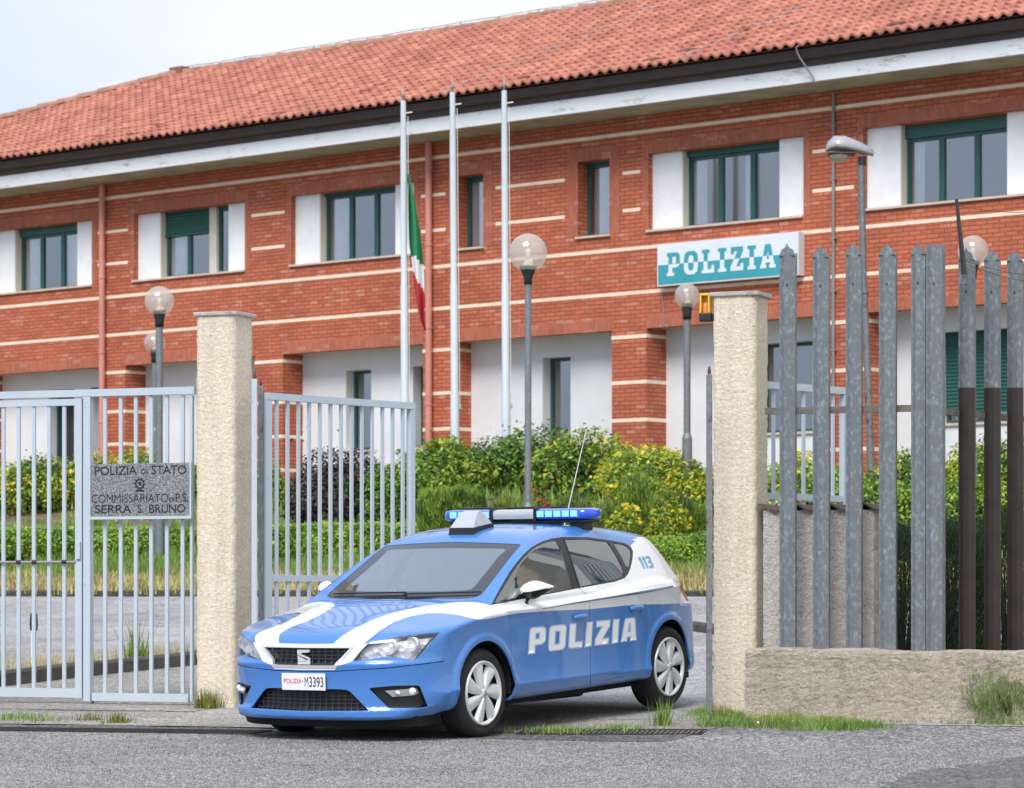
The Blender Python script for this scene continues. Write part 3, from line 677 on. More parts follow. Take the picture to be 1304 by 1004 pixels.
def bm_obj(bm,name,mat,parent,fn):
    bmesh.ops.triangulate(bm,faces=bm.faces[:])
    me=bpy.data.meshes.new(name)
    for v in bm.verts: v.co=Vector(fn(v.co.x,v.co.y))
    bmesh.ops.recalc_face_normals(bm,faces=bm.faces[:]); bm.to_mesh(me); bm.free(); me.materials.append(MATS[mat])
    o=bpy.data.objects.new(name,me); COL.objects.link(o); o.parent=parent; return o

# ------------------------------------------------------------------ wall sign
s0,s1=fs(837,-.16),fs(1017,-.16); z0,z1=5.87,6.535
sg=empty('police_sign',bld.matrix_world@Vector((0,0,0)),-PB,'wide white and teal POLIZIA signboard fixed to the brick front','sign'); sg.location=(0,YB,0)
m=MB(); m.box((s0,-.16,z0),(s1,-.008,z1)); m.build('sign_box','sign_edge',sg)
zm=z0+.50*(z1-z0); e=.022
m=MB(); m.box((s0+e,-.164,zm),(s1-e,-.159,z1-e)); m.build('upper_panel','sign_white',sg)
m=MB(); m.box((s0+e,-.164,z0+e),(s1-e,-.159,zm-.0005)); m.build('lower_panel','sign_teal',sg)
for half in (0,1):
    bm,wd=glyphs('POLIZIA',SG_,1.6)
    bmesh.ops.bisect_plane(bm,geom=bm.verts[:]+bm.edges[:]+bm.faces[:],plane_co=(0,7.1,0),plane_no=(0,1,0) if half==0 else (0,-1,0),clear_outer=True)
    a0=s0+.08*(s1-s0)-.02; a1=s0+.855*(s1-s0); hz=.37; zb=zm-7.1/14*hz
    bm_obj(bm,'lettering',('sign_white','sign_teal')[half],sg,lambda x,y:(a0+(a1-a0)*x/wd,-.169,zb+hz*y/14))

# ------------------------------------------------------------------ lamps
def globe_lamp(u,v,d,r,label,vbase=None,pr=.035,tilt=0):
    c=pix(u,v,d); gzv=float(zt(c.x,d)); root=empty('globe_lamp',(c.x,c.y,gzv),0,label,'street lamp','round globe lamps in the grounds')
    H=c.z-gzv
    m=MB(); m.tube([(0,0,-.1),(0,0,1.05)],pr*1.45,12); m.tube([(0,0,1.05),(0,0,1.12)],[pr*1.45,pr],12,caps=False); m.tube([(0,0,1.12),(0,0,H-r-.1)],pr,12); m.build('pole','galv_pole',root)
    m=MB(); m.lathe([(.0,-r-.16),(pr*1.25,-r-.16),(pr*1.3,-r-.08),(r*.42,-r+.03),(r*.46,-r+.07),(r*.40,-r+.07),(0,-r+.07)],0,0,H,16); m.build('collar','black_plastic',root)
    m=MB(); prof=[(r*math.sin(t),-r*math.cos(t)) for t in np.linspace(.42,math.pi,16)]; m.lathe(prof,0,0,H,28); m.build('globe','globe_glass',root)
    m=MB(); m.lathe([(r*.40,-r*.86),(r*.36,-r*.7),(r*.16,-r*.42),(r*.10,-r*.38),(0,-r*.38)],0,0,H,16); o=m.build('reflector','lamp_white',root)
    m=MB(); m.lathe([(r*.07,-r*.38),(r*.13,-r*.2),(r*.15,0),(r*.12,.16*r),(0,.24*r)],0,0,H,14); m.build('bulb','lamp_white',root)
    # etched lower band of the globe
    for part in root.children:
        if part.name.startswith('collar'): part['label']='black collar'
    return root
globe_lamp(672.5,322,39.5,.240,'tall globe lamp on a grey pole behind the roof of the car',pr=.042)
globe_lamp(203,383.5,44.3,.208,'globe lamp on a grey pole behind the left fence beside the stucco pillar',pr=.05)
globe_lamp(197,437,56,.192,'small far globe lamp mostly hidden behind a nearer lamp pole on the left',pr=.05)
globe_lamp(875,377,45,.18,'globe lamp below the POLIZIA signboard, left of the yellow beacon',pr=.05)
globe_lamp(1239,320,41.5,.205,'globe lamp behind the tall metal pickets at far right',pr=.04)
# cobra-head lamp
d=40; base=ground_at(1111,634,30,60); d=base.y; k=d/FPX
root=empty('street_lamp',base,0,'grey hooded street lamp on a leaning steel pole behind the pickets','street lamp')
def L(u,v,dy=0): 
    q=pix(u,v,d); return (q.x-base.x,dy,q.z-base.z)
m=MB(); m.tube([L(1111,640),L(1101,372)],[.06,.045],12); m.build('lower_pole','galv_rusty',root)
m=MB(); m.tube([L(1101,374),L(1099,366)],.062,12); m.tube([L(1100,370),L(1096.5,205)],.048,12); m.build('pole','galvanised',root)
m=MB(); m.tube([L(1111,652),L(1111,632)],.12,12); m.build('foot','galv_pole',root)
# head: lofted hood
hd=[(1051.5,192,.02,.05),(1054,190,.13,.10),(1062,187,.17,.155),(1076,188,.18,.165),(1090,191,.15,.14),(1102,194,.10,.11),(1112,197,.06,.07),(1112.6,197,.0,.0)]
m=MB(); vs=[];fs_=[];sg_=16
for i,(u,v,hy,hz) in enumerate(hd):
    c=L(u,v)
    for j in range(sg_):
        t=2*math.pi*j/sg_; zz=math.sin(t); zz=zz*hz if zz>0 else zz*hz*.35; vs.append((c[0],c[1]+math.cos(t)*hy,c[2]+zz))
for i in range(len(hd)-1):
    for j in range(sg_): fs_.append((i*sg_+j,(i+1)*sg_+j,(i+1)*sg_+(j+1)%sg_,i*sg_+(j+1)%sg_))
m.add(vs,fs_,0,True); m.build('lamp_hood','lamp_grey',root)
c=L(1070,194); m=MB(); m.box((c[0]-.175,-.15,c[2]-.045),(c[0]+.22,.15,c[2]-.012),bev=.015); m.build('lens_rim','black_plastic',root)
m=MB(); m.lathe([(0,-.15),(.09,-.14),(.135,-.10),(.15,-.046)],c[0]-.02,0,c[2],18); m.build('lens','lens_clear',root)
m=MB(); m.lathe([(.14,-.05),(.09,-.11),(0,-.125)],c[0]-.02,0,c[2],18); m.build('diffuser','lamp_white',root)
c=L(1066,184); m=MB(); m.box((c[0]-.025,-.178,c[2]-.02),(c[0]+.02,-.165,c[2]+.03)); m.build('number_tag','lamp_white',root)
c=L(1103,200); m=MB(); m.tube([(c[0]-.06,0,c[2]),(c[0]-.06,0,c[2]-.12)],.058,12); m.build('pole_clamp','black_plastic',root)

# ------------------------------------------------------------------ flagpoles + flag
def flagpole(u0,v0,u1,d,label):
    b=pix(u1,600,d); z=float(zt(b.x,d)); root=empty('flagpole',(b.x,d,z),0,label,'flagpole','tall white flagpoles in front of the police station'); t=pix(u0,v0,d)
    H=t.z-z; lean=t.x-b.x; m=MB(); 
    segs=[(0,.068),(1.5,.068),(1.52,.060),(3.2,.060),(3.22,.052),(5.2,.050),(H-.25,.041)]
    m.tube([(lean*h_/H,0,h_) for h_,_ in segs],[r for _,r in segs],12); m.build('pole','pole_paint',root)
    m=MB(); m.lathe([(0,0),(.02,.0),(.015,.05),(.035,.06),(.012,.12),(.006,.25),(0,.26)],lean,0,H-.25,8); m.build('finial','cable_grey',root)
    m=MB(); m.tube([(lean,0,H-.45),(lean+.14,-.02,H-.43)],.010,5); m.tube([(lean*.9+.07,-.03,H-.5),(lean*.5+.075,-.03,H*.5),(.07,-.03,1.3)],.005,4); m.build('halyard','lamp_white',root)
    m=MB(); m.box((.05,-.03,1.28),(.09,.0,1.36)); m.build('cleat','cable_grey',root)
    return root
flagpole(513.5,108,516,48.6,'left flagpole of the three, the one carrying the lowered Italian flag')
flagpole(576,97,580,48.4,'middle flagpole, bare, between the pole with the flag and the right one')
flagpole(642,95,645,48.2,'bare right-hand flagpole rising just left of the tall globe lamp')
# flag: draped strip traced in the plane, real folds in depth
fd=48.5; P0=pix(520,222,fd)
cols=[(222,519,520.5),(240,519,526),(262,519,530),(290,519.5,535),(315,520.5,538.5),(332,523,539.5),(350,525.5,541),(372,527.5,542),(395,531,542),(410,535,542),(421,540.5,542.5)]
rows=40; colsn=22; Pm=np.zeros((rows+1,colsn+1,3))
cv=np.array(cols)
for i in range(rows+1):
    v=222+(421-222)*i/rows; a=np.interp(v,cv[:,0],cv[:,1]); b=np.interp(v,cv[:,0],cv[:,2])
    for j in range(colsn+1):
        f=j/colsn; q=pix(a+(b-a)*f,v,fd); dep=.07*math.sin(f*9+v*.02)*min(1,(v-215)/60)
        Pm[i,j]=(q.x-P0.x+.012*math.sin(f*9+1.3),dep,q.z-P0.z)
fl=empty('flag',P0,0,'Italian flag hanging limp and twisted from the left flagpole','flag')
g=gridmesh('cloth',Pm,['flag_green','flag_white','flag_red'],fl)
mi=[]
for i in range(rows):
    for j in range(colsn):
        v=222+(421-222)*(i+.5)/rows; f=(j+.5)/colsn
        t1=325+8*f-14*(1-f)*(0)+ (4 if f>.5 else 0); t2=345+32*f
        mi.append(0 if v<t1 else (1 if v<t2 else 2))
g.data.polygons.foreach_set('material_index',mi)

# ------------------------------------------------------------------ gate pillars
def column(u0,u1,vt,vb,label,cap):
    a=gs(u0); b=gs(u1); wdt=b-a; zt0=gz((u0+u1)/2,vt); c=G((a+b)/2,wdt/2,0); gzv=float(zt(c.x,c.y))
    root=empty('gate_pillar',(c.x,c.y,gzv),-PG,label,'pillar','rendered stucco gate pillars'); H=zt0-gzv; hw=wdt/2
    # irregular shaft
    bm=bmesh.new(); bmesh.ops.create_grid(bm,x_segments=2,y_segments=2,size=1); bm.clear()
    nz=70; nx=8; m=MB(); ring=[]
    for k in range(4):
        cx=[(-hw,-hw),(hw,-hw),(hw,hw),(-hw,hw)]; p,q=cx[k],cx[(k+1)%4]
        for i in range(nx): ring.append((p[0]+(q[0]-p[0])*i/nx,p[1]+(q[1]-p[1])*i/nx,i==0))
    vs=[]; n=len(ring)
    for z in range(nz+1):
        for (x,y,cn) in ring:
            r=rnd.uniform(-.0035,.0035)+(-.006 if cn else 0)
            f=1+r/hw; vs.append((x*f,y*f,-.2+(H+.2)*z/nz))
    fs_=[(z*n+i,z*n+(i+1)%n,(z+1)*n+(i+1)%n,(z+1)*n+i) for z in range(nz) for i in range(n)]
    m.add(vs,fs_,0,True); m.build('shaft','column_stucco',root)
    m=MB(); e=.018; m.box((-hw-e,-hw-e,H),(hw+e+.01,hw+e,H+cap),bev=.006); m.build('capstone','rough_cast',root)
    return root,hw,H
cl,hwl,HL=column(249.5,298,402,905,'left rendered pillar of the gateway, beside the granite plaque',.030)
cr,hwr,HR=column(907.5,962,377,905,'right rendered pillar of the gateway, with the yellow beacon near its top',.032)
# beacon on right pillar
q=G(gs(899,.05),.05,gz(899,394,.05)); bc=empty('warning_beacon',q,-PG,'yellow gate warning beacon on a black bracket at the top of the right pillar','beacon')
m=MB(); m.box((-.045,-.04,-.095),(.05,.05,-.03),bev=.01); m.build('housing','black_plastic',bc)
m=MB(); 
for x in (-.042,.024): m.box((x,-.03,-.03),(x+.014,.04,.10),bev=.003)
m.box((-.042,-.03,.10),(.038,.04,.118),bev=.004); m.box((-.028,.03,-.03),(.024,.04,.10)); m.build('cage','yellow_plastic',bc)
m=MB(); m.lathe([(.022,-.03),(.022,.02),(.015,.045),(0,.05)],-.002,0,0,12); m.build('lamp','orange_lens',bc)
m=MB(); m.box((.045,-.015,-.075),(.085,.015,-.045)); m.build('bracket','black_plastic',bc)

# ------------------------------------------------------------------ left fence, closed wicket, plaque
ZTO=gz(120,500); NG=.14
def bar(m,u,vt,vb,n=NG,w=.034,dpt=.034,mi=0):
    s=gs(u,n); m.box((s-w/2,n-dpt/2,gz(u,vb,n)),(s+w/2,n+dpt/2,gz(u,vt,n)),mi,T=lambda a,b,c:tuple(G(a,b,c)),bev=0)
def rail(m,ua,ub,vt,vb,uref,n=NG,dpt=.04):
    m.box((gs(ua,n),n-dpt/2,gz(uref,vb,n)),(gs(ub,n),n+dpt/2,gz(uref,vt,n)),0,T=lambda a,b,c:tuple(G(a,b,c)))
def rooted(name,u,label,cat,group=None):
    p=G(gs(u,NG),NG,0); p.z=float(zt(p.x,p.y)); o=empty(name,p,0,label,cat,group); return o
def fix(root,objs):
    for o in objs: o.parent=root; o.data.transform(Matrix.Translation(-root.location))
fr=rooted('fence_panel',112,'pale blue barred steel fence panel between wicket gate and left pillar','fence')
m=MB(); bar(m,112.6,504.6,893,w=.062,dpt=.06); O=[m.build('post','gate_paint')]
m=MB(); rail(m,-160,249,494.6,503.8,180,dpt=.06); O.append(m.build('top_rail','gate_paint'))
m=MB(); rail(m,118.2,241,883.2,893.4,180); O.append(m.build('bottom_rail','gate_paint'))
for u in (134,154,173.2,192.8,212.8,232.8): m=MB(); bar(m,u,503.8,883.2,w=.030,dpt=.02); O.append(m.build('bar','gate_paint'))
m=MB(); bar(m,244.6,503.8,893,w=.022); O.append(m.build('stile','gate_paint'))
fix(fr,O)
wg=rooted('wicket_gate',50,'closed pale blue barred steel gate leaf at the left edge','gate')
m=MB(); bar(m,101.6,508.4,889,w=.062,dpt=.05); O=[m.build('stile','gate_paint')]
m=MB(); rail(m,-150,97,509.0,517.5,60); O.append(m.build('top_rail','gate_paint'))
m=MB(); rail(m,-150,97,876.5,888,60); O.append(m.build('bottom_rail','gate_paint'))
for i in range(12):
    u=82-19.35*i; m=MB(); bar(m,u,517.5,876.5,w=.030,dpt=.02); O.append(m.build('bar','gate_paint'))
m=MB(); z_=gz(50,716,NG-.03); a=gs(-150,NG-.03); b=gs(96,NG-.03)
m.tube([G(a,NG-.03,z_),G(b,NG-.03,z_)],.010,8); O.append(m.build('bolt_rod','cable_grey'))
for u in (24,44,82): m=MB(); m.tube([G(gs(u,NG-.03)-.02,NG-.03,z_),G(gs(u,NG-.03)+.02,NG-.03,z_)],.017,8); O.append(m.build('bolt_guide','black_metal'))
m=MB(); bar(m,100,690,712,n=NG-.03,w=.04,dpt=.03); O.append(m.build('lock_box','gate_paint'))
m=MB(); bar(m,118,892,899,w=.012,dpt=.012); O.append(m.build('drop_bolt','black_metal'))
fix(wg,O)
# plaque
n0=NG-.06; pa,pb=gs(116.5,n0),gs(242.5,n0); zt_,zb_=gz(180,590.5,n0),gz(180,657.5,n0)
pq=empty('plaque',G((pa+pb)/2,n0,zb_),-PG,'grey granite plaque reading POLIZIA DI STATO hung on the barred fence','sign'); hw=(pb-pa)/2; H=zt_-zb_
m=MB(); m.box((-hw,-.012,0),(hw,.012,H),bev=.002); m.build('granite_slab','granite',pq)
m=MB(); m.box((-hw-.012,-.018,-.024),(hw+.016,.02,-.001)); m.box((hw+.001,-.018,-.001),(hw+.016,.02,H+.005)); m.box((-hw-.012,-.018,-.001),(-hw-.001,.02,H)); m.build('holder','gate_paint',pq)
def line(txt,x0,x1,z0,z1,bold=.003):
    bm=font_bm(txt,bold); bm_fit(bm,x0,x1,z0,z1); bm_obj(bm,'lettering','letter_black',pq,lambda x,y:(x,-.0145,y))
line('POLIZIA',-hw*.92,-hw*.06,H*.79,H*.955); line('DI',hw*.03,hw*.15,H*.80,H*.885,.01); line('STATO',hw*.24,hw*.93,H*.79,H*.955)
line('COMMISSARIATO',-hw*.98,hw*.57,H*.26,H*.42,-.010); line('DI',hw*.60,hw*.69,H*.27,H*.35,.01); line('P.S.',hw*.72,hw*.97,H*.26,H*.42)
line('SERRA',-hw*.91,-hw*.17,H*.06,H*.22); line('S.',-hw*.04,hw*.07,H*.06,H*.22); line('BRUNO',hw*.19,hw*.91,H*.06,H*.22)
# state emblem: star on a cog within a wreath and ribbon
m=MB(); cx,cz=0.0,H*.615; R=H*.115
def disc(m,pts,y0=-.0145): m.add([(cx+a,y0,cz+b) for a,b in pts],[tuple(range(len(pts)))])
for k in range(10):
    t0=2*math.pi*(k+.1)/10+.3; t1=2*math.pi*(k+.8)/10+.3
    disc(m,[(R*.80*math.cos(t0),R*.80*math.sin(t0)),(R*1.15*math.cos((t0+t1)/2-.1),R*1.15*math.sin((t0+t1)/2-.1)),(R*.85*math.cos(t1),R*.85*math.sin(t1)),(R*.60*math.cos((t0+t1)/2),R*.60*math.sin((t0+t1)/2))])
st=[]
for k in range(10):
    t=math.pi/2+2*math.pi*k/10; r=R*(.52 if k%2==0 else .22); st.append((r*math.cos(t),r*math.sin(t)))
for k in range(16):
    t=2*math.pi*k/16; t2=2*math.pi*(k+1)/16; disc(m,[(R*.62*math.cos(t),R*.62*math.sin(t)),(R*.80*math.cos(t),R*.80*math.sin(t)),(R*.80*math.cos(t2),R*.80*math.sin(t2)),(R*.62*math.cos(t2),R*.62*math.sin(t2))])
disc(m,st,-.0146); disc(m,[(-R*.9,-R*1.3),(R*.9,-R*1.3),(R*.6,-R*1.0),(-R*.6,-R*1.0)]); m.build('emblem','letter_black',pq)

# ------------------------------------------------------------------ open gate leaves and hinge posts
def leaf(px0,d0,px1,d1,zb,zt2,label,nb,rails,wst=.055):
    A_=pix(px0,VH,d0); B_=pix(px1,VH,d1); A_.z=B_.z=0; L_=(B_-A_).length; ang=math.atan2(B_.y-A_.y,B_.x-A_.x)
    root=empty('gate_leaf',(A_.x,A_.y,float(zt(A_.x,A_.y))),ang,label,'gate','open leaves of the main gate'); z0=-root.location.z
    T=lambda z:z+z0
    m=MB(); m.box((0,-.025,T(zb)),(wst,.025,T(zt2)-.056)); m.build('stile','gate_paint',root)
    m=MB(); m.box((L_-wst,-.025,T(zb)),(L_,.025,T(zt2)-.056)); m.build('stile','gate_paint',root)
    m=MB(); m.box((0,-.028,T(zt2)-.055),(L_,.028,T(zt2))); m.build('top_rail','gate_paint',root)
    for z in rails: m=MB(); m.box((wst,-.02,T(z)-.025),(L_-wst,.02,T(z)+.025)); m.build('mid_rail','gate_paint',root)
    m=MB(); m.box((wst,-.022,T(zb)),(L_-wst,.022,T(zb)+.055)); m.build('bottom_rail','gate_paint',root)
    for i in range(nb):
        c=wst+(L_-2*wst)*(i+.6)/(nb+.2); m=MB(); m.box((c-.014,-.010,T(zb)+.055),(c+.014,.010,T(zt2)-.055)); m.build('bar','gate_paint',root)
    return root
leaf(337.5,25.0,526,26.35,.24,2.612,'left leaf of the open main gate, swung inward behind the car bonnet',13,[1.135])
leaf(928,24.05,1077,25.15,.20,2.66,'right leaf of the open main gate, swung inward behind the right pillar',7,[1.77])
def post(u0,u1,vt,vb,d,mat,label,top=True):
    a=pix(u0,vt,d); b=pix(u1,vb,d); x=(a.x+b.x)/2; r=(b.x-a.x)/2; z=float(zt(x,d)); root=empty('hinge_post',(x,d,z),0,label,'post')
    m=MB(); m.box((-r,-r,-.1),(r,r,a.z-z),bev=.003); m.build('post',mat,root)
    m=MB(); m.lathe([(r*.5,0),(r*.6,.02),(r*.35,.06),(0,.06)],0,0,a.z-z,8); m.build('pin','rust',root)
    return root
post(320.5,327.5,483,905,24.85,'gate_paint','pale blue hinge post standing against the left pillar')
post(329,335,492,905,25.0,'galv_rusty','narrow rusty post between the left pillar and the open gate leaf')
p_=post(899.5,907,477,903,23.25,'galv_rusty','rusty grey steel hinge post standing against the right pillar')

# ------------------------------------------------------------------ right: dwarf wall, rough-cast pier with tile coping, pickets
NW=-.40; sL=gs(964,-.1)
bw=empty('dwarf_wall',G(sL,NW,float(zt(*G(sL,NW,0)[:2]))),-PG,'low weathered stucco wall carrying the metal pickets','wall'); zz=bw.location.z
top=gz(1100,828,NW)-zz; nx_=220; L_=9.0
m=MB(); P_=[]
prof=[(-.02,-.25),(-.015,0),(0,.12),(.0,.25),(.006,.38),(.0,top-.05),(.012,top-.012),(.05,top),(.20,top+.006),(.38,top),(.42,top-.3),(.42,-.25)]
# dense front
den=[]
for i in range(len(prof)-1):
    k=8 if i<6 else (2 if i<9 else 1)
    for j in range(k): den.append(tuple(prof[i][q]+(prof[i+1][q]-prof[i][q])*j/k for q in range(2)))
den.append(prof[-1])
vs=[]
for i in range(nx_+1):
    x=L_*i/nx_; o=.02*math.sin(x*1.7)+.012*math.sin(x*4.1)
    for (b_,z_) in den:
        vs.append((x+nr.uniform(-.006,.006),b_+nr.uniform(-.004,.004)+(o if b_<.2 else 0),z_+nr.uniform(-.003,.003)+(.008*math.sin(x*3.3)+.006*math.sin(x*9)) if z_>.1 else z_))
nd=len(den); fs_=[(i*nd+j,(i+1)*nd+j,(i+1)*nd+j+1,i*nd+j+1) for i in range(nx_) for j in range(nd-1)]
m.add(vs,fs_,0,True); m.add(vs[:nd],[tuple(range(nd))[::-1]]); m.build('wall_body','base_stucco',bw)
# crumbled footing stones
m=MB()
for k in range(46):
    x=rnd.uniform(.2,6.0); r=rnd.uniform(.012,.045); m.box((x-r,-.03-r,-.02),(x+r,-.03+r*.6,r*rnd.uniform(.5,1.3)),bev=r*.3)
m.build('footing_rubble','base_stucco',bw)
# rough-cast pier behind
NP=.06
p0s,p1s=gs(972,NP),gs(1113,NP); pr_=empty('coped_wall',G(p0s,NP,.3),-PG,'short rough-cast wall topped with wavy roof tiles behind the pickets','wall'); zz=.3
H=gz(1045,650,NP)-zz; Lp=p1s-p0s
bm=bmesh.new(); m=MB(); N1,N2=60,60; vs=[]
for i in range(N1+1):
    for j in range(N2+1): vs.append((Lp*i/N1,nr.uniform(-.006,.006),H*j/N2))
m.add(vs,[(i*(N2+1)+j,(i+1)*(N2+1)+j,(i+1)*(N2+1)+j+1,i*(N2+1)+j+1) for i in range(N1) for j in range(N2)],0,True)
vs=[]
for i in range(13):
    for j in range(N2+1): vs.append((Lp+nr.uniform(-.005,.005),.45*i/12,H*j/N2))
m.add(vs,[(i*(N2+1)+j,(i+1)*(N2+1)+j,(i+1)*(N2+1)+j+1,i*(N2+1)+j+1) for i in range(12) for j in range(N2)],0,True)
m.add([(0,0,H),(Lp,0,H),(Lp,.45,H),(0,.45,H)],[(0,1,2,3)]); m.build('render','rough_cast',pr_)
m=MB(); n=72; vs=[]
for i in range(n+1):
    x=-.03+(Lp+.07)*i/n; z=H+.016+.024*math.sin(x*2*math.pi/.262+2.2)
    for (b_,dz) in ((-.03,0),(-.03,.013),(.5,.013),(.5,0)): vs.append((x,b_,z+dz))
m.add(vs,[(i*4+j,(i+1)*4+j,(i+1)*4+(j+1)%4,i*4+(j+1)%4) for i in range(n) for j in range(4)],0,False); m.build('tile_coping','coping_dark',pr_)
# pickets
def picket(root,fr_,c,w,z0,z1,flat=False,zc=None,dep=.045,lab=None):
    """U-section stake with pointed top; fr_(a,b,z)->root-local point"""
    m=MB(); hw=w/2; t=.006; rb=.012
    sec=[(-hw,dep),(-hw,0),(-hw+rb,-.0),(-hw*.35,-.012),(hw*.35,-.012),(hw-rb,0),(hw,0),(hw,dep),(hw-t,dep),(hw-t,t),(-hw+t,t),(-hw+t,dep)]
    zs=[z0]+([zc,zc] if zc else [])+[z1-.075 if not flat else z1]
    def ring(z,k=1.0): return [fr_(c+a*k,b,z) for a,b in sec]
    segs=[(z0,zc,1),(zc,zs[-1],0)] if zc else [(z0,zs[-1],0)]
    n=len(sec)
    for za,zb,mi_ in segs:
        m.add(ring(za)+ring(zb),[(i,(i+1)%n,n+(i+1)%n,n+i) for i in range(n)],mi_)
    if not flat:
        zt3=zs[-1]
        poly=[(-hw,zt3),(hw,zt3),(hw*.72,zt3+.045),(hw*.22,zt3+.062),(0,zt3+.09),(-hw*.25,zt3+.06),(-hw*.72,zt3+.042)]
        m.prism(poly,-.012,.0,lambda a,b,d:fr_(c+a,d,b),0)
    else: m.add(ring(zs[-1]),[tuple(range(n))],0)
    m.add([fr_(c-.006,-.0135,z1*.9+z0*.1+k) for k in (0,)]+[fr_(c+.006,-.0135,z1*.9+z0*.1),fr_(c+.006,-.0135,z1*.9+z0*.1+.02),fr_(c-.006,-.0135,z1*.9+z0*.1+.02)],[(0,1,2,3)],2)
    o=m.build('picket',['galvanised','brown_paint','black_metal'],root)
    if lab: o['label']=lab
    return o
NPk=-.24
f1=empty('picket_fence',G(gs(975,NPk),NPk,.6),-PG,'first run of tall galvanised steel pickets next to the right gate pillar','fence','tall metal picket fences'); bs=gs(975,NPk)
F1=lambda a,b,z:(a-bs,b,z-.6)
for u0,u1,vt,vb in ((992.4,1012.7,313,823),(1034.8,1055.4,315,820),(1076.7,1096.9,312,816),(1119,1140.7,312,829),(1160,1178.5,311,829)):
    uc=(u0+u1)/2; picket(f1,F1,gs(uc,NPk),gs(u1,NPk)-gs(u0,NPk)-.002,gz(uc,832,NPk),gz(uc,vt,NPk))
picket(f1,F1,gs(1189.5,NPk),gs(1200,NPk)-gs(1179,NPk)-.003,gz(1190,832,NPk),gz(1190,311.5,NPk),flat=True,dep=.10,lab='flat-topped end post')
m=MB(); m.box((gs(975,NPk)-bs-.02,.047,gz(1080,525.5,NPk)-.6),(gs(1199,NPk)-bs,.085,gz(1080,517,NPk)-.6)); m.build('rail','rail_brown',f1)
# second run turned inward
Aq=pix(1203,VH,22.85); Aq.z=.6; ang=math.atan2(.8,.6); f2=empty('picket_fence',Aq,ang,'second run of pickets, grey above and brown below, turning inward at far right','fence','tall metal picket fences')
ca,sa=math.cos(ang),math.sin(ang)
def s2(u):
    k=(u-UC)/FPX; return (k*Aq.y-Aq.x)/(ca-k*sa)
for u0,u1,vt in ((1220,1241,318),(1252.5,1273.5,319),(1282.5,1302,320),(1311,1329,321),(1338,1355,322),(1364,1380,323)):
    uc=(u0+u1)/2; s_=s2(uc); d_=Aq.y+s_*sa; z1_=CH+(VH-vt)*d_/FPX
    # faces turned to the street like the first run
    rot=-PG-ang; cr_,sr_=math.cos(rot),math.sin(rot)
    picket(f2,lambda a,b,z,s_=s_:(s_+a*cr_-b*sr_,a*sr_+b*cr_,z),0,.118,-.25,z1_-.6,zc=CH+(VH-494)*d_/FPX-.6)
m=MB(); m.box((-.15,.05,gz(1203,525.5,NPk)-.6),(s2(1390),.088,gz(1203,517.5,NPk)-.6)); m.build('rail','rail_brown',f2)
# bent rusty stake with wires
q0=pix(1228,336,22.9); q1=pix(1218,254,22.9); rd=empty('barbed_wire_stake',q0,0,'rusty leaning stake with thin wires tied to a picket at far right','stake')
m=MB(); m.tube([(.0,0,-.08),(q1.x-q0.x,0,q1.z-q0.z)],[.022,.013],6); m.build('stake','black_metal',rd)
m=MB(); w0=q1-q0
for k,(e_,f_) in enumerate(((.9,(1304,262)),(.05,(1304,345)),(.0,(1304,352)))):
    a_=Vector((0,0,0)).lerp(w0,e_); b_=pix(f_[0]+60,f_[1]+4*k,24.3)-q0; pts=[a_.lerp(b_,t/12)+Vector((0,0,-.05*math.sin(math.pi*t/12))) for t in range(13)]; m.tube(pts,.0022,4)
for k in range(4): 
    p_=Vector((0,-.012,.02-.06*k)); m.tube([p_+Vector((-.02,0,0)),p_+Vector((.02,0,.01))],.004,4)
m.build('wire','rust',rd)

# ------------------------------------------------------------------ kerbs and pavement inside the gate
def kerb(name,pts,h_,w_,mat,label=None):
    m=MB(); pts=[Vector((p.x,p.y,0)) for p in pts]; 
    P=[]
    for i in range(len(pts)-1):
        n=max(1,int((pts[i+1]-pts[i]).length/.9))
        for k in range(n):
            a=pts[i].lerp(pts[i+1],k/n); b=pts[i].lerp(pts[i+1],(k+1)/n); d=(b-a).normalized(); nn=Vector((-d.y,d.x,0)); a=a+d*.006; b=b-d*.006
            za,zb_=float(zt(a.x,a.y)),float(zt(b.x,b.y)); j=rnd.uniform(-.006,.006); vs=[]
            for p,z in ((a,za),(b,zb_)):
                for o,hh in ((0,-.15),(0,h_-.02),(.02,h_),(w_,h_),(w_,-.15)): vs.append((p.x+nn.x*o,p.y+nn.y*o,z+hh+j))
            m.add(vs,[(k_,5+k_,5+k_+1,k_+1) for k_ in range(4)]+[(0,1,2,3,4),(9,8,7,6,5)])
    o=m.build(name,mat); tag(o,kind='structure'); return o
kerb('kerb',[ground_at(-90,887),ground_at(0,876),ground_at(130,861),ground_at(252,848),ground_at(330,838),ground_at(420,831)],.135,.16,'kerb_dark')
kerb('kerb',[ground_at(860,802),ground_at(905,808),ground_at(960,816),ground_at(1300,840)],.10,.15,'kerb_dark')
kerb('kerb',[G(s_,14.0,0) for s_ in (-16,-8,-2,2,6,12)],.07,.12,'kerb_dark')
# slim marker post
q=ground_at(43,848); mk=empty('marker_post',q,0,'short white marker post with a black cap behind the left gate bars','post')
m=MB(); m.tube([(0,0,-.05),(0,0,.34)],.028,10); m.build('post','lamp_white',mk); m=MB(); m.lathe([(.036,.34),(.042,.40),(.036,.50),(0,.52)],0,0,0,12); m.build('cap','black_plastic',mk)
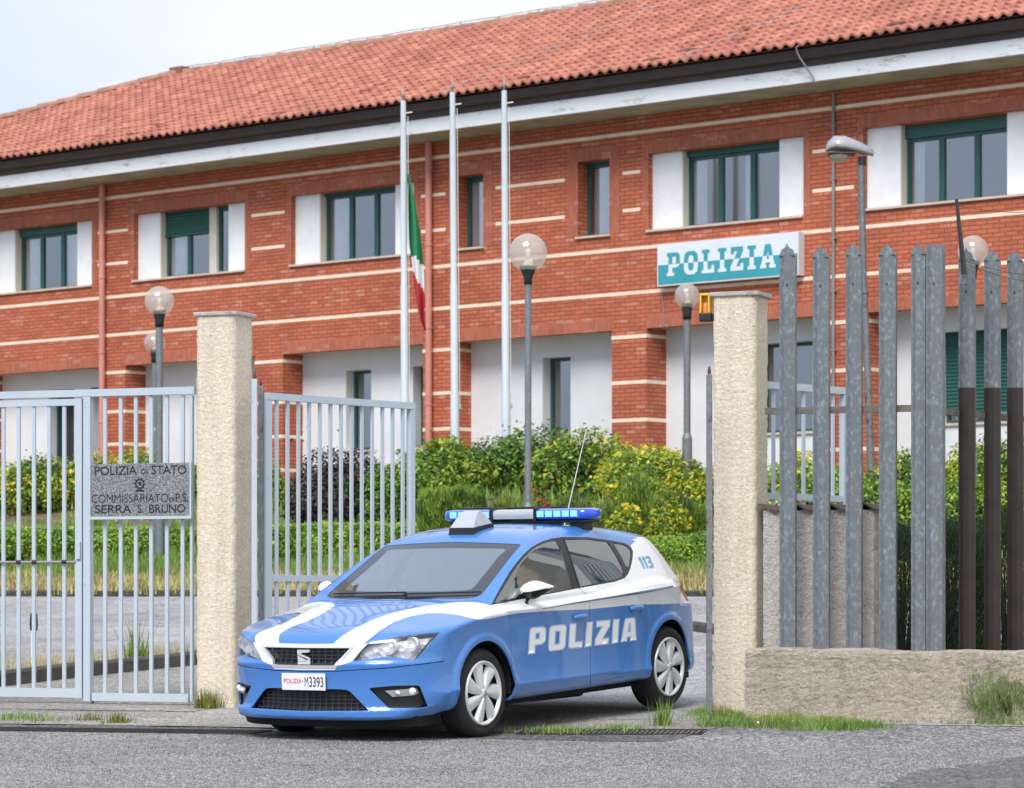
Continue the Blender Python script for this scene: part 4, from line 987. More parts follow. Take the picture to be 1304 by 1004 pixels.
# ------------------------------------------------------------------ planting
def leaf_quads(P,Nrm,size,aspect=.5,rs=nr):
    """rhombus leaves at P with normals Nrm"""
    n=len(P); r=rs.normal(size=(n,3)); a=np.cross(Nrm,r); a/=np.linalg.norm(a,axis=1)[:,None]+1e-9; b=np.cross(Nrm,a); b/=np.linalg.norm(b,axis=1)[:,None]+1e-9
    L=(size*rs.uniform(.6,1.4,n))[:,None]; 
    return np.stack([P-a*L,P+b*L*aspect,P+a*L,P-b*L*aspect],1).reshape(-1,3)
def crown(n,rx,ry,rz,lump=.25,seed=0,shell=.62,flat=0):
    rs=np.random.RandomState(seed); d=rs.normal(size=(n,3)); d/=np.linalg.norm(d,axis=1)[:,None]
    K=rs.normal(size=(14,3)); K/=np.linalg.norm(K,axis=1)[:,None]; amp=rs.uniform(-.6,1,14)
    dots=d@K.T; f=1+lump*(np.maximum(0,dots-.72)/.28@amp)*.8
    rr=rs.uniform(shell**3,1,n)**(1/3)*f
    if flat:   # superellipsoid, clipped-hedge like
        m=np.max(np.abs(d)**1,axis=1); d2=d/m[:,None]; d=d*(1-flat)+d2*flat*.86
    if not flat and lump>.2:      # several overlapping sub-crowns give an uneven outline
        nb=rs.randint(7,11); C_=rs.normal(size=(nb,3)); C_/=np.linalg.norm(C_,axis=1)[:,None]; C_*=rs.uniform(.25,.62,nb)[:,None]; C_[0]*=0; C_[:,2]=np.abs(C_[:,2])*1.0-.15; Rb=rs.uniform(.34,.56,nb); Rb[0]=.68
        bi=rs.choice(nb,n,p=Rb**2/np.sum(Rb**2)); stray=np.where(rs.rand(n)<.05,rs.uniform(1.0,1.45,n),1.0)
        d2=C_[bi]+d*(rr*Rb[bi]*stray)[:,None]; hx=np.percentile(np.abs(d2[:,0]),97); zt9=np.percentile(d2[:,2],98.5); d2[:,0]/=hx; d2[:,2]=np.where(d2[:,2]>0,d2[:,2]/zt9,d2[:,2]*1.2); P=d2*np.array([rx,ry,rz])
    else: P=d*rr[:,None]*np.array([rx,ry,rz])
    N=d/np.array([rx,ry,rz])*min(rx,ry,rz)+rs.normal(size=(n,3))*.55+np.array([0,0,.35]); N/=np.linalg.norm(N,axis=1)[:,None]
    return P,N,rs
def bush(name,u,vt,vb,wpx,d,mats,label,cat='shrub',n=3500,size=.05,lump=.42,flat=0,asp=.5,spike=False,ry=None,group=None,flowers=None,seed=None,wts=None):
    if d<0: d=-d
    elif d<24: d=(d/CG+YG)/(1+.394*(u-UC)/FPX)
    k=d/FPX; w=wpx*k; cx=(u-UC)*k; ztop=CH+(VH-vt)*k; zb=min(CH+(VH-vb)*k,ztop-.3); g=float(zt(cx,d)); zb=min(zb,g) if vb is None else zb
    zb=min(zb,g+.05); H=ztop-zb; rx=w/2; ryy=ry or min(rx,1.2); rz=H/2
    if not spike: n=int(n*2.6); size=size*.62
    seed=seed if seed is not None else int(u*7+vt)%9999
    P,N,rs=crown(n,rx,ryy,rz,lump,seed,flat=flat); P[:,2]+=rz
    root=empty(name,(cx,d+ryy*.0,zb),0,label,cat,group)
    mi=rs.choice(len(mats),n,p=wts)
    # clumps of tone
    c=np.sin(P[:,0]*5+seed)+np.sin(P[:,2]*6+seed*.7)+np.sin(P[:,1]*5)+.9*np.sin(P[:,0]*17)*np.sin(P[:,2]*15); mi=np.where((c>1.1)&(rs.rand(n)<.6),len(mats)-1,mi); mi=np.where((c<-1.1)&(rs.rand(n)<.6),0,mi)
    if spike:
        up=N*.55+np.array([0,0,1.0]); up/=np.linalg.norm(up,axis=1)[:,None]; r=rs.normal(size=(n,3)); a=np.cross(up,r); a/=np.linalg.norm(a,axis=1)[:,None]
        L=(size*2.6*rs.uniform(.6,1.4,n))[:,None]; wq=size*.22; V=np.stack([P-a*wq,P+a*wq,P+up*L],1).reshape(-1,3); fastmesh('foliage',V,3,mats,mi,root)
    else: fastmesh('foliage',leaf_quads(P,N,size,asp,rs),4,mats,mi,root)
    # twiggy core
    m=MB()
    for k_ in range(9):
        t=rs.uniform(0,6.28); rr=rs.uniform(.2,.75); m.tube([(0,0,.0),(math.cos(t)*rx*rr*.5,math.sin(t)*ryy*rr*.5,H*.4),(math.cos(t)*rx*rr,math.sin(t)*ryy*rr,H*rs.uniform(.6,.9))],[.02,.014,.006],5)
    m.build('stems','twig',root)
    if flowers:
        fm,fn,fsz=flowers; d3=P[rs.choice(n,fn)]*1.03; Nn=rs.normal(size=(fn,3)); Nn/=np.linalg.norm(Nn,axis=1)[:,None]; tag(fastmesh('flowers',leaf_quads(d3,Nn,fsz,.8,rs),4,[fm],np.zeros(fn),root),kind='stuff')
    return root
GR='shrubs on the bank below the station'
bush('shrub',35,588,660,150,21,['leaf_dark','leaf_mid','leaf_lime','leaf_yel'],'yellow-green shrub behind the closed wicket gate bars',n=4500,size=.06,group=GR)
bush('shrub',-80,585,660,150,21.5,['leaf_dark','leaf_mid','leaf_lite'],'green shrub mostly outside the left edge',n=2500,size=.07,group=GR)
bush('shrub',112,582,655,60,21.5,['leaf_mid','leaf_lime','leaf_yel'],'bright yellow shrub left of the granite plaque, behind the fence post',n=2600,size=.05,group=GR)
bush('shrub',165,576,650,70,22.5,['leaf_mid','leaf_lime','leaf_yel'],'yellow shrub peeping above the granite plaque',n=2600,size=.05,group=GR)
bush('shrub',232,600,660,80,22,['leaf_dark','leaf_mid','leaf_lite'],'green shrub behind the left pillar',n=2600,size=.06,group=GR)
bush('shrub',340,590,680,62,21,['leaf_mid','leaf_lime','leaf_yel'],'yellow shrub just right of the left pillar behind the open leaf',n=2600,size=.05,group=GR)
bush('purple_shrub',418,580,690,110,19.5,['leaf_purple','leaf_purple','leaf_purple2','leaf_dark'],'dark purple-leaved shrub behind the open left gate leaf',n=6500,size=.05,lump=.35)
bush('shrub',497,590,690,80,19.8,['leaf_dark','leaf_mid','leaf_mid','leaf_lite'],'green shrub between the purple shrub and the gate leaf end',n=4000,size=.055,group=GR)
bush('shrub',560,566,650,120,21.5,['leaf_dark','leaf_mid','leaf_lite','leaf_lime'],'light green shrub behind the clipped conifer, below the left pillar band',n=5000,size=.055,group=GR,flowers=('leaf_lime',260,.06))
bush('shrub',655,556,650,150,22.5,['leaf_dark','leaf_dark','leaf_mid','leaf_lite'],'large dark green shrub behind the tall globe lamp',n=7000,size=.055,group=GR,flowers=('leaf_lite',200,.06))
bush('shrub',742,560,660,150,21.8,['leaf_dark','leaf_mid','leaf_lite','leaf_lime'],'rounded green shrub with yellow tips behind the car aerial',n=7000,size=.055,group=GR,flowers=('leaf_yel',380,.05))
bush('shrub',845,576,655,150,20.5,['leaf_mid','leaf_lime','leaf_lime','leaf_yel'],'yellow flowering shrub below the small globe lamp',n=6500,size=.05,group=GR,flowers=('flower_yel',500,.04))
bush('shrub',925,578,655,60,20.5,['leaf_mid','leaf_lime','leaf_yel'],'yellow shrub behind the right gate pillar',n=2500,size=.05,group=GR)
bush('shrub',716,478+72,600,34,22.9,['leaf_mid','leaf_lite'],'tiny green sprig rising before the ground floor window',n=160,size=.05,group=GR)
# clipped box-shaped conifers
bush('clipped_conifer',576,620,690,98,17.6,['conifer_dark','conifer','conifer','conifer2'],'boxy bright green clipped conifer behind the roof light bar',n=15000,size=.028,lump=.08,flat=.75,spike=True)
for u,vt,w,lab in ((668,655,70,'small feathery conifer directly below the tall globe lamp'),(728,628,60,'feathery light green conifer beside the car aerial'),(700,640,50,'little conifer right of the tall globe lamp pole'),(782,640,70,'feathery conifer above the rear of the car roof'),(812,600,56,'light green conifer mound with yellow flowers around it'),(850,628,66,'low conifer mound above the right end of the car'),(880,640,44,'low conifer mound left of the right gate pillar'),(640,636,50,'small conifer between the clipped one and the tall lamp pole')):
    bush('low_conifer',u,vt+4,700,w,18.3,['conifer_dark','conifer','conifer2'],lab,n=3200,size=.03,lump=.25,spike=True,group='low feathery conifers on the bank')
bush('flowering_plant',792,648,690,46,17.6,['leaf_mid','leaf_lime'],'patch of yellow flowers right of the light bar',n=900,size=.04,flowers=('flower_yel',260,.03))
bush('flowering_plant',848,642,690,50,17.6,['leaf_mid','leaf_lime'],'patch of yellow flowers above the rear quarter window',n=900,size=.04,flowers=('flower_yel',220,.03))
bush('flowering_plant',690,622,660,24,18.0,['leaf_mid','leaf_dark'],'small red flower cluster beside the tall lamp pole',n=200,size=.03,flowers=('flower_red',40,.035))
for i,(u,vt,vb,w,d_) in enumerate(((845,680,735,110,16.6),(905,676,735,80,16.7),(775,684,735,90,16.8))):
    bush('ground_shrub',u,vt,vb,w,d_,['leaf_mid','leaf_lite','leaf_lite','leaf_lime'],('spreading light green shrub left of the right pillar','spreading green shrub behind the right pillar','spreading light green shrub behind the car rear roof')[i],n=5200,size=.034,lump=.2,flat=.3)
# long low hedge behind the left gates
def hedge(name,ua,ub,vt,vb,d,mats,label,n,size,flat=.8,spike=False,cat='hedge',lump=.15,flowers=None):
    bush(name,(ua+ub)/2,vt,vb,ub-ua,d,mats,label,cat,n,size,lump,flat,ry=.5,spike=spike,flowers=flowers)
hedge('hedge',-60,262,668,714,17.3,['leaf_mid','leaf_lite','leaf_lite','leaf_lime'],'long bright green hedge behind the closed wicket and the plaque fence',13000,.045)
hedge('hedge',325,545,664,714,17.3,['leaf_mid','leaf_lite','leaf_lite','leaf_lime'],'bright green hedge behind the open left gate leaf',9500,.045,flowers=('leaf_lime',500,.04))
hedge('hedge',520,640,686,725,16.8,['leaf_mid','leaf_lite','leaf_lime'],'low green hedge behind the bonnet and windscreen of the car',4500,.04)
# bank planting behind the right fence
for i,(u,vt,w,d_,ms,lab) in enumerate(((1000,585,90,42,['leaf_mid','leaf_lime','leaf_yel'],'yellow-green shrub above the tile coping next to the right pillar'),(1075,600,90,19.5,['leaf_mid','leaf_lite','leaf_lime'],'green shrub behind the third picket'),
    (1145,582,90,20,['leaf_dark','leaf_mid','leaf_lime'],'shrub with yellow top left of the flat end post'),(1215,575,90,20.5,['leaf_mid','leaf_lime','leaf_yel'],'yellow shrub seen in the gap between the two picket runs'),
    (1290,560,110,20.5,['leaf_dark','leaf_mid','leaf_lite'],'taller green shrub at the right edge behind brown pickets'),(1380,560,110,20.5,['leaf_dark','leaf_mid','leaf_lite'],'green shrub outside the right edge'))):
    bush('shrub',u,vt,690,w,d_,ms,lab,n=3600,size=.05,group=GR)
for i,(u,vt,w) in enumerate(((1015,620,100),(1150,622,110),(1240,612,110),(1320,610,110))):
    bush('green_bush',u,vt,725,w,17.2,['leaf_dark','leaf_mid','leaf_lite','leaf_lime'],('bright green bush behind the first picket','bright green bush behind the fourth picket','bright green bush behind the first brown picket','bright green bush at the far right edge')[i],n=4500,size=.045,spike=False,group='bright green bushes inside the right fence')
for i,(u,vt,w) in enumerate(((1150,662,84),(1214,650,84),(1280,642,100),(1370,650,90))):
    bush('dark_hedge',u,vt,870,w,-24.6-i*.2,['leaf_black','leaf_black','leaf_black','conifer_dark'],('dark conifer bush right of the coped wall','dark conifer bush behind the gap in the pickets','dark conifer bush behind the brown pickets at far right','dark bush outside the right edge')[i],n=16000,size=.017,lump=.12,flat=.5,spike=True,group='dark bushes just behind the pickets',ry=.55)
# creeping bush at the wall foot, far right
bush('wall_bush',1290,862,924,105,-22.35,['leaf_dark','leaf_mid','grass'],'low green bush growing at the foot of the dwarf wall, far right',n=3800,size=.014,lump=.3,ry=.16,spike=True)
# ---- grass and weeds
def tufts(name,pts,hgt,mats,label=None,cat=None,blades=26,spread=.05,wd=.006,kind=None,lean=.5,seed=1,root=None):
    rs=np.random.RandomState(seed); V=[];M=[]
    for (x,y,z) in pts:
        k=blades; bx=x+rs.normal(0,spread,k); by=y+rs.normal(0,spread,k); h_=hgt*rs.uniform(.35,1.15,k); t=rs.uniform(0,6.28,k); ln=rs.uniform(0,lean,k)*h_
        b=np.stack([bx,by,np.full(k,z-.01)],1); a=np.stack([np.cos(t+1.5),np.sin(t+1.5),0*t],1)*wd; tip=b+np.stack([np.cos(t)*ln,np.sin(t)*ln,h_],1)
        V.append(np.stack([b-a,b+a,tip],1).reshape(-1,3)); M.append(rs.choice(len(mats),k))
    V=np.concatenate(V); M=np.concatenate(M)
    c=V.mean(0); c[2]=min(V[:,2]); V=V-c
    o=fastmesh(name,V,3,mats,M,root); o.location=tuple(c)
    if kind: tag(o,kind=kind)
    if label: tag(o,label,cat)
    return o
def scatter(u0,u1,v0,v1,n,seed,lo=15,hi=60):
    rs=np.random.RandomState(seed); out=[]
    for _ in range(n):
        g=ground_at(rs.uniform(u0,u1),rs.uniform(v0,v1),lo,hi); out.append((g.x,g.y,g.z))
    return out
def bank(n0,n1,s0,s1,cnt,seed):
    rs=np.random.RandomState(seed); o=[]
    for _ in range(cnt):
        n_,s_=rs.uniform(n0,n1),rs.uniform(s0,s1); p=G(s_,n_,0); o.append((p.x,p.y,float(zt(p.x,p.y))))
    return o
tufts('dry_grass',bank(14.1,16.4,-16,10,2600,3),.15,['dry','dry','dry2','grass2'],blades=22,spread=.16,wd=.012,kind='stuff',lean=.9,seed=5)
tufts('tall_grass',bank(15.6,17.2,-14,-.5,1100,4),.20,['grass','grass2','leaf_mid'],blades=26,spread=.13,wd=.012,kind='stuff',lean=.45,seed=6)
tufts('bank_grass',bank(16.4,24,-18,14,1800,8),.19,['grass','grass2','leaf_mid'],blades=18,spread=.2,wd=.02,kind='stuff',lean=.6,seed=7)
def clus(u0,u1,v0,v1,nc,k,sp,seed):
    rs=np.random.RandomState(seed); out=[]
    for c_ in scatter(u0,u1,v0,v1,nc,seed,15,26):
        for _ in range(rs.randint(k//2,k+k//2)):
            x=c_[0]+rs.normal(0,sp); y=c_[1]+rs.normal(0,sp*.8); out.append((x,y,float(zt(x,y))))
    return out
tufts('verge_grass',clus(910,1120,906,930,46,11,.10,11),.065,['grass','grass','grass2','weed'],blades=40,spread=.04,wd=.0035,kind='stuff',lean=1.1,seed=8)
tufts('verge_grass',clus(905,1115,904,926,20,7,.06,31),.12,['grass','grass2','weed','dry'],blades=26,spread=.03,wd=.003,kind='stuff',lean=.7,seed=28)
tufts('verge_grass',clus(960,1300,908,926,16,3,.05,32),.05,['weed_red','dry2','weed'],blades=16,spread=.03,wd=.003,kind='stuff',lean=.8,seed=29)
tufts('verge_grass',scatter(975,1130,898,918,60,12,15,26),.09,['grass','grass2'],blades=30,spread=.035,wd=.0035,kind='stuff',lean=.6,seed=18)
tufts('verge_grass',scatter(1225,1330,905,925,70,13,15,26),.08,['grass','grass2','weed'],blades=30,spread=.05,wd=.004,kind='stuff',lean=.7,seed=19)
pk=[]
for i in range(150):
    a=ground_at(rnd.uniform(-20,330),rnd.choice([836,842,850,858,864])-0,20,50); pk.append(a)
pk=[]
K=[(-90,874),(0,862),(130,848),(252,835),(330,826)]
for i in range(260):
    t=rnd.random()*(len(K)-1); j=int(t); f=t-j; g=ground_at(K[j][0]*(1-f)+K[j+1][0]*f,K[j][1]*(1-f)+K[j+1][1]*f,20,50); pk.append((g.x,g.y,g.z))
tufts('dry_weeds',pk,.20,['dry','dry2','dry','weed'],blades=9,spread=.09,wd=.004,kind='stuff',lean=.6,seed=9)
def weed(u,v,h_,label,mats=('weed','grass2'),n=1,bl=60,sp=.04,wd=.006,lean=.6,seed=1,lo=15,hi=50):
    g=ground_at(u,v,lo,hi)
    if n>=4: tufts('low_weeds',[(g.x,g.y,g.z)]*n,h_,list(mats),None,None,blades=bl,spread=sp,wd=wd,lean=lean,seed=seed,kind='stuff'); return
    tufts('weed',[(g.x,g.y,g.z)]*n,h_,list(mats),label,'weed',blades=bl,spread=sp,wd=wd,lean=lean,seed=seed)
weed(176,848,.48,'tall green weed growing on the dark kerb behind the plaque fence',bl=70,sp=.05,wd=.012,seed=3)
weed(262,903,.17,'green and reddish weed clump at the foot of the left pillar',('weed','grass2','weed_red'),n=3,bl=80,sp=.05,seed=4)
weed(150,921,.11,'reddish weed sprouting from the drain below the plaque fence',('weed','weed_red'),n=2,bl=50,sp=.06,seed=5)
weed(112,918,.08,'small weed sprouting from the drain below the fence post',('weed','weed_red'),n=2,bl=40,sp=.05,seed=6)
weed(20,916,.07,'low green weeds in the drain at the left edge',('weed','grass2'),n=5,bl=60,sp=.11,seed=7)
weed(58,918,.05,'tiny weeds along the drain right of the left-edge clump',('weed','grass2'),n=4,bl=40,sp=.09,seed=17)
weed(845,925,.22,'thin green weed growing from the drain below the rear wheel',('weed','grass2'),n=2,bl=50,sp=.03,seed=8)
weed(715,932,.06,'low weeds along the drain behind the front wheel',('weed','grass2'),n=7,bl=60,sp=.14,seed=9)
weed(790,930,.06,'low weeds along the drain below the rear door',('weed','grass2'),n=5,bl=50,sp=.11,seed=10)
weed(430,925,.07,'small weeds in the drain beneath the front bumper',('weed','grass2'),n=4,bl=50,sp=.10,seed=11)
# spindly stalks by the right pillar
g=ground_at(925,905,15,30); st=empty('stalky_weed',g,0,'spindly tall weed in front of the right gate pillar','weed'); m=MB(); V=[]
for k in range(9):
    t=rnd.uniform(0,6.28); h_=rnd.uniform(.25,.62); a=(math.cos(t)*.10,math.sin(t)*.05); pts=[(a[0]*q*1.4+rnd.uniform(-.006,.006),a[1]*q-.04,h_*q) for q in (0,.25,.5,.75,1)]; m.tube(pts,[.004,.0035,.003,.002,.0015],4)
    for q in range(5): c=Vector(pts[rnd.randint(1,4)]); V.append(np.array([c,c+Vector((rnd.uniform(-.05,.05),0,.03)),c+Vector((rnd.uniform(-.05,.05),.01,.045))]))
m.build('stalk','leaf_mid',st); fastmesh('leaves',np.concatenate(V),3,['weed'],np.zeros(len(V)),st)
pp=np.array(scatter(925,1110,908,930,20,44,15,26)); pp[:,2]+=.05; Nn=nr.normal(size=(20,3)); Nn/=np.linalg.norm(Nn,axis=1)[:,None]; tag(fastmesh('white_blossoms',leaf_quads(pp,Nn,.009,.9),4,['blossom'],np.zeros(20)),kind='stuff')
# loose gravel along the verge
gp=scatter(900,1320,925,990,260,21,12,26)+scatter(0,900,915,960,160,22,12,26)
m=MB()
for (x,y,z) in gp:
    r=rnd.uniform(.004,.013); m.add([(x-r,y,z),(x,y-r,z),(x+r,y+r*.3,z),(x,y+r,z),(x,y,z+r*1.1)],[(0,1,4),(1,2,4),(2,3,4),(3,0,4)])
tag(m.build('gravel','kerb_stone'),kind='stuff')
# ------------------------------------------------------------------ the patrol car
# car frame: x forward from the front axle, y to the car's left, z up from the ground
yaw,pit=.5637,.0500
Fv=np.array([-math.sin(yaw)*math.cos(pit),-math.cos(yaw)*math.cos(pit),-math.sin(pit)]); Lv=np.array([math.cos(yaw),-math.sin(yaw),0.]); Uv=np.cross(Fv,Lv)
Oc=np.array([-.921,22.381,.004]); Mc=np.array([Fv,Lv,Uv]); CAMC=Mc@(np.array([0,0,CH])-Oc)
def ray(u,v): return Mc@np.array([(u-UC)/FPX,1,(VH-v)/FPX])
def cpx(P):
    w=np.asarray(P)@Mc+Oc-np.array([0,0,CH]); return UC+FPX*w[...,0]/w[...,1], VH-FPX*w[...,2]/w[...,1]
def un(u,v,ax,val):
    d=ray(u,v); t=(val-CAMC[ax])/d[ax]; return CAMC+t*d
def pl(x,pts): 
    p=np.array(pts); return np.interp(x,p[:,0],p[:,1])
def smooth_tab(pts,n=400,sig=.03):
    p=np.array(pts,float); o=np.argsort(p[:,0]); p=p[o]; xs=np.linspace(p[0,0],p[-1,0],n)
    # monotone-ish cubic via catmull
    ys=[];m=np.gradient(p[:,1],p[:,0])
    for i in range(len(p)):
        if 0<i<len(p)-1:
            a=(p[i,1]-p[i-1,1])/(p[i,0]-p[i-1,0]); b=(p[i+1,1]-p[i,1])/(p[i+1,0]-p[i,0]); m[i]=0 if a*b<0 else 2*a*b/(a+b+1e-12*(1 if a+b>=0 else -1)) 
    for x in xs:
        i=min(max(np.searchsorted(p[:,0],x)-1,0),len(p)-2); h=p[i+1,0]-p[i,0]; t=(x-p[i,0])/h
        ys.append((2*t**3-3*t*t+1)*p[i,1]+(t**3-2*t*t+t)*h*m[i]+(-2*t**3+3*t*t)*p[i+1,1]+(t**3-t*t)*h*m[i+1])
    return xs,np.array(ys)
TT={k:smooth_tab(v) for k,v in dict(
 top=[(-3.6,.80),(-3.42,.90),(-3.27,.965),(-3.05,1.02),(-2.8,1.045),(-2.5,1.05),(-2.13,1.03),(-1.39,.985),(-.8,.965),(-.45,.965),(-.23,.965),(0,.935),(.2,.905),(.5,.850),(.7,.812),(.80,.785),(.87,.755),(.94,.705),(1.1,.55)],
 roof=[(-3.7,1.22),(-3.3,1.27),(-3.05,1.315),(-2.8,1.36),(-2.4,1.41),(-2.0,1.445),(-1.65,1.455),(-1.35,1.438),(-1.1,1.402),(-.85,1.345),(-.3,1.15),(.5,.8)],
 plan=[(-3.7,.58),(-3.45,.69),(-3.35,.73),(-3.2,.787),(-3.0,.842),(-2.64,.895),(-2.2,.902),(-1.4,.905),(-.6,.902),(0,.900),(.3,.893),(.5,.870),(.65,.835),(.8,.79),(1.0,.70)],
 front=[(-.2,.60),(.10,.70),(.15,.80),(.19,.925),(.215,.952),(.25,.952),(.285,.932),(.43,.928),(.545,.937),(.57,.941),(.60,.922),(.70,.910),(.76,.885),(.85,.76),(1.0,.4),(1.6,-.6)],
 rear=[(-.2,3.2),(.2,3.33),(.3,3.395),(.6,3.41),(.75,3.39),(.80,3.35),(1.0,3.30),(1.2,3.26),(1.6,3.1)],
 crz=[(-3.6,.93),(-2.86,.925),(-1.5,.895),(-.4,.87),(.05,.845),(.45,.785),(.9,.70)],
 low=[(-3.7,.26),(-3.3,.25),(-2.3,.245),(-.4,.235),(.35,.225),(.5,.20),(.9,.185)],
 gw=[(-3.7,.54),(-3.4,.62),(-3.1,.695),(-2.7,.77),(-2.2,.815),(-1.4,.835),(-.7,.835),(-.3,.825),(.2,.76)],
).items()}
def tb(k,x): return np.interp(x,*TT[k])
def smax(a,b,k):
    h=np.clip(.5+.5*(a-b)/k,0,1); return b*(1-h)+a*h+k*h*(1-h)
def smin(a,b,k): return -smax(-a,-b,k)
def cf(P):
    x,y,z=P[...,0],np.abs(P[...,1]),P[...,2]
    zc=tb('crz',x); t=z-zc
    st_=np.clip(t/.016,0,1); st_=st_*st_*(3-2*st_); o=np.where(t>0,.42*t+.007*st_*np.clip((-x-.2)/.8,0,1), .019*(1-np.exp(np.minimum(t,0)/.07)))
    zl=.355+.012*x
    bulge=.024*np.exp(-np.abs(z-zl)/.075); o=o-np.where(z>zl,bulge,bulge*.0+.024-.42*np.maximum(0,zl-z)-.6*np.maximum(0,.27-z))
    Wd=tb('plan',x)-o-.27*np.clip(-x-2.75,0,1)*np.clip((z-.76)/.17,0,1)
    for xc in (0.,-2.636):
        r=np.hypot(x-xc,z-.325); g=np.clip((.425-r)/.045,0,1); g=g*g*(3-2*g); Wd=Wd+.013*g*np.clip((r-.2)/.1,0,1)
    side=(y-Wd)*.93
    # hood: crown, raised centre panel edges
    ridge=.011*np.exp(-np.abs(y-(.34+.24*np.clip((.85-x)/1.1,0,1)))/.045)*np.clip((x+.35)/.2,0,1)*np.clip((.8-x)/.15,0,1)
    top=(z-(tb('top',x)-.085*y**2-.05*np.maximum(0,y-.62)**1.5+ridge))*.95
    fr=(x-(tb('front',z)-.22*y**2-.95*np.maximum(0,y-.42)**2-1.3*np.maximum(0,y-.66)**2))*.9
    re=(-x-(tb('rear',z)-.13*y**2-1.5*np.maximum(0,y-.5)**2))*.9
    bo=(tb('low',x)-z)
    low=smax(smax(smax(side,top,.024),smax(fr,re,.05),.045),bo,.02)
    gs_=(y-(tb('gw',x)-.46*np.maximum(z-.97,-.02)-.32*np.maximum(0,z-1.15)**1.6))*.88
    ro=z-(tb('roof',x)-.10*y**2)
    ws=(x-(-.205-(z-.965)*1.98-.13*y**2))*.45
    rw=(-x-(3.345-np.maximum(z-.98,-.02)*.98-.40*y**2))*.70
    gr=smax(smax(gs_,ro,.07),smax(ws,rw,.04),.05); gr=smax(gr,.82-z,.02)
    return smin(low,gr,.018)
def cgrad(P,e=.0015):
    g=np.zeros_like(P)
    for i in range(3):
        d=np.zeros(3); d[i]=e; g[...,i]=cf(P+d)-cf(P-d)
    n=np.linalg.norm(g,axis=-1,keepdims=True); return g/np.maximum(n,1e-9)
def shoot(A_,D_,tmax=2.2):
    """outermost surface point along rays from inside"""
    n=len(A_); ts=np.linspace(0,1,140); hi=np.full(n,1.0); lo=np.zeros(n)
    prev=cf(A_+D_*1.0); found=np.zeros(n,bool)
    for i in range(len(ts)-2,-1,-1):
        c=cf(A_+D_*ts[i]); m=(~found)&(c<0); lo[m]=ts[i]; hi[m]=ts[i+1]; found|=m
    for _ in range(22):
        md=(lo+hi)/2; c=cf(A_+D_*md[:,None]); lo=np.where(c<0,md,lo); hi=np.where(c<0,hi,md)
    return A_+D_*((lo+hi)/2)[:,None]
# parameter box, half car
def face(nu,nv,fn): 
    a,b=np.meshgrid(np.linspace(0,1,nu+1),np.linspace(0,1,nv+1),indexing='ij'); return fn(a,b)
X0,X1,Y1_,Z0,Z1=-3.75,1.25,1.05,-.35,1.75
nxx,nyy,nzz=210,44,92
faces=[face(nxx,nyy,lambda a,b:np.stack([X0+(X1-X0)*a,Y1_*b,Z1+0*a],-1)),
 face(nxx,nzz,lambda a,b:np.stack([X0+(X1-X0)*a,Y1_+0*a,Z1-(Z1-Z0)*b],-1)),
 face(nyy,nzz,lambda a,b:np.stack([X1+0*a,Y1_*a,Z1-(Z1-Z0)*b],-1)),
 face(nyy,nzz,lambda a,b:np.stack([X0+0*a,Y1_*(1-a),Z1-(Z1-Z0)*b],-1))]
car=bpy.data.objects.new('police_car',None); COL.objects.link(car)
car.matrix_world=Matrix(((Fv[0],Lv[0],Uv[0],Oc[0]),(Fv[1],Lv[1],Uv[1],Oc[1]),(Fv[2],Lv[2],Uv[2],Oc[2]),(0,0,0,1)))
tag(car,'blue and white police patrol car with roof light bar pulling out of the gateway','police car')
bmc=bmesh.new()
for Fg in faces:
    Q=Fg.reshape(-1,3); ax=np.clip(X0+.9+(Q[:,0]-X0)*(2.95+.3)/(X1-X0),-2.95,.30); ax=np.clip(-2.95+(Q[:,0]-X0-.35)/(X1-X0-.75)*3.25,-2.95,.30)
    An=np.stack([ax,np.zeros(len(Q)),np.full(len(Q),.62)],-1); S_=shoot(An,Q-An); S_[np.abs(Q[:,1])<1e-6,1]=0
    vs=[bmc.verts.new(p) for p in S_]; nv=Fg.shape[1]
    for i in range(Fg.shape[0]-1):
        for j in range(nv-1):
            bmc.faces.new((vs[i*nv+j],vs[(i+1)*nv+j],vs[(i+1)*nv+j+1],vs[i*nv+j+1]))
bmesh.ops.remove_doubles(bmc,verts=bmc.verts[:],dist=.0008)
bmesh.ops.recalc_face_normals(bmc,faces=bmc.faces[:])
# outward orientation check
s_=0
for f in list(bmc.faces)[::97]:
    c=np.array(f.calc_center_median()); s_+= np.dot(np.array(f.normal),cgrad(c[None])[0])
if s_<0: bmesh.ops.reverse_faces(bmc,faces=bmc.faces[:])
bmc.normal_update()
reg=bmc.faces.layers.int.new('reg'); 
WHITE,=[1]
def inpoly(p,poly):
    x,y=p; c=False; n=len(poly); j=n-1
    for i in range(n):
        xi,yi=poly[i]; xj,yj=poly[j]
        if (yi>y)!=(yj>y) and x<(xj-xi)*(y-yi)/(yj-yi)+xi: c=not c
        j=i
    return c
CV=Vector(CAMC)
def pj_cam(co): 
    u,v=cpx(np.array(co)); return (float(u),float(v))
def pl_cam(a,b):
    n=np.cross(ray(*a),ray(*b)); return CV,Vector(n).normalized()
def pj_side(co): return (co[0],co[2])
def pl_side(a,b): return Vector((a[0],0,a[1])),Vector((b[1]-a[1],0,-(b[0]-a[0]))).normalized()
def pj_back(co): return (co[1],co[2])
def pl_back(a,b): return Vector((0,a[0],a[1])),Vector((0,b[1]-a[1],-(b[0]-a[0]))).normalized()
MODES=dict(cam=(pj_cam,pl_cam),side=(pj_side,pl_side),back=(pj_back,pl_back))
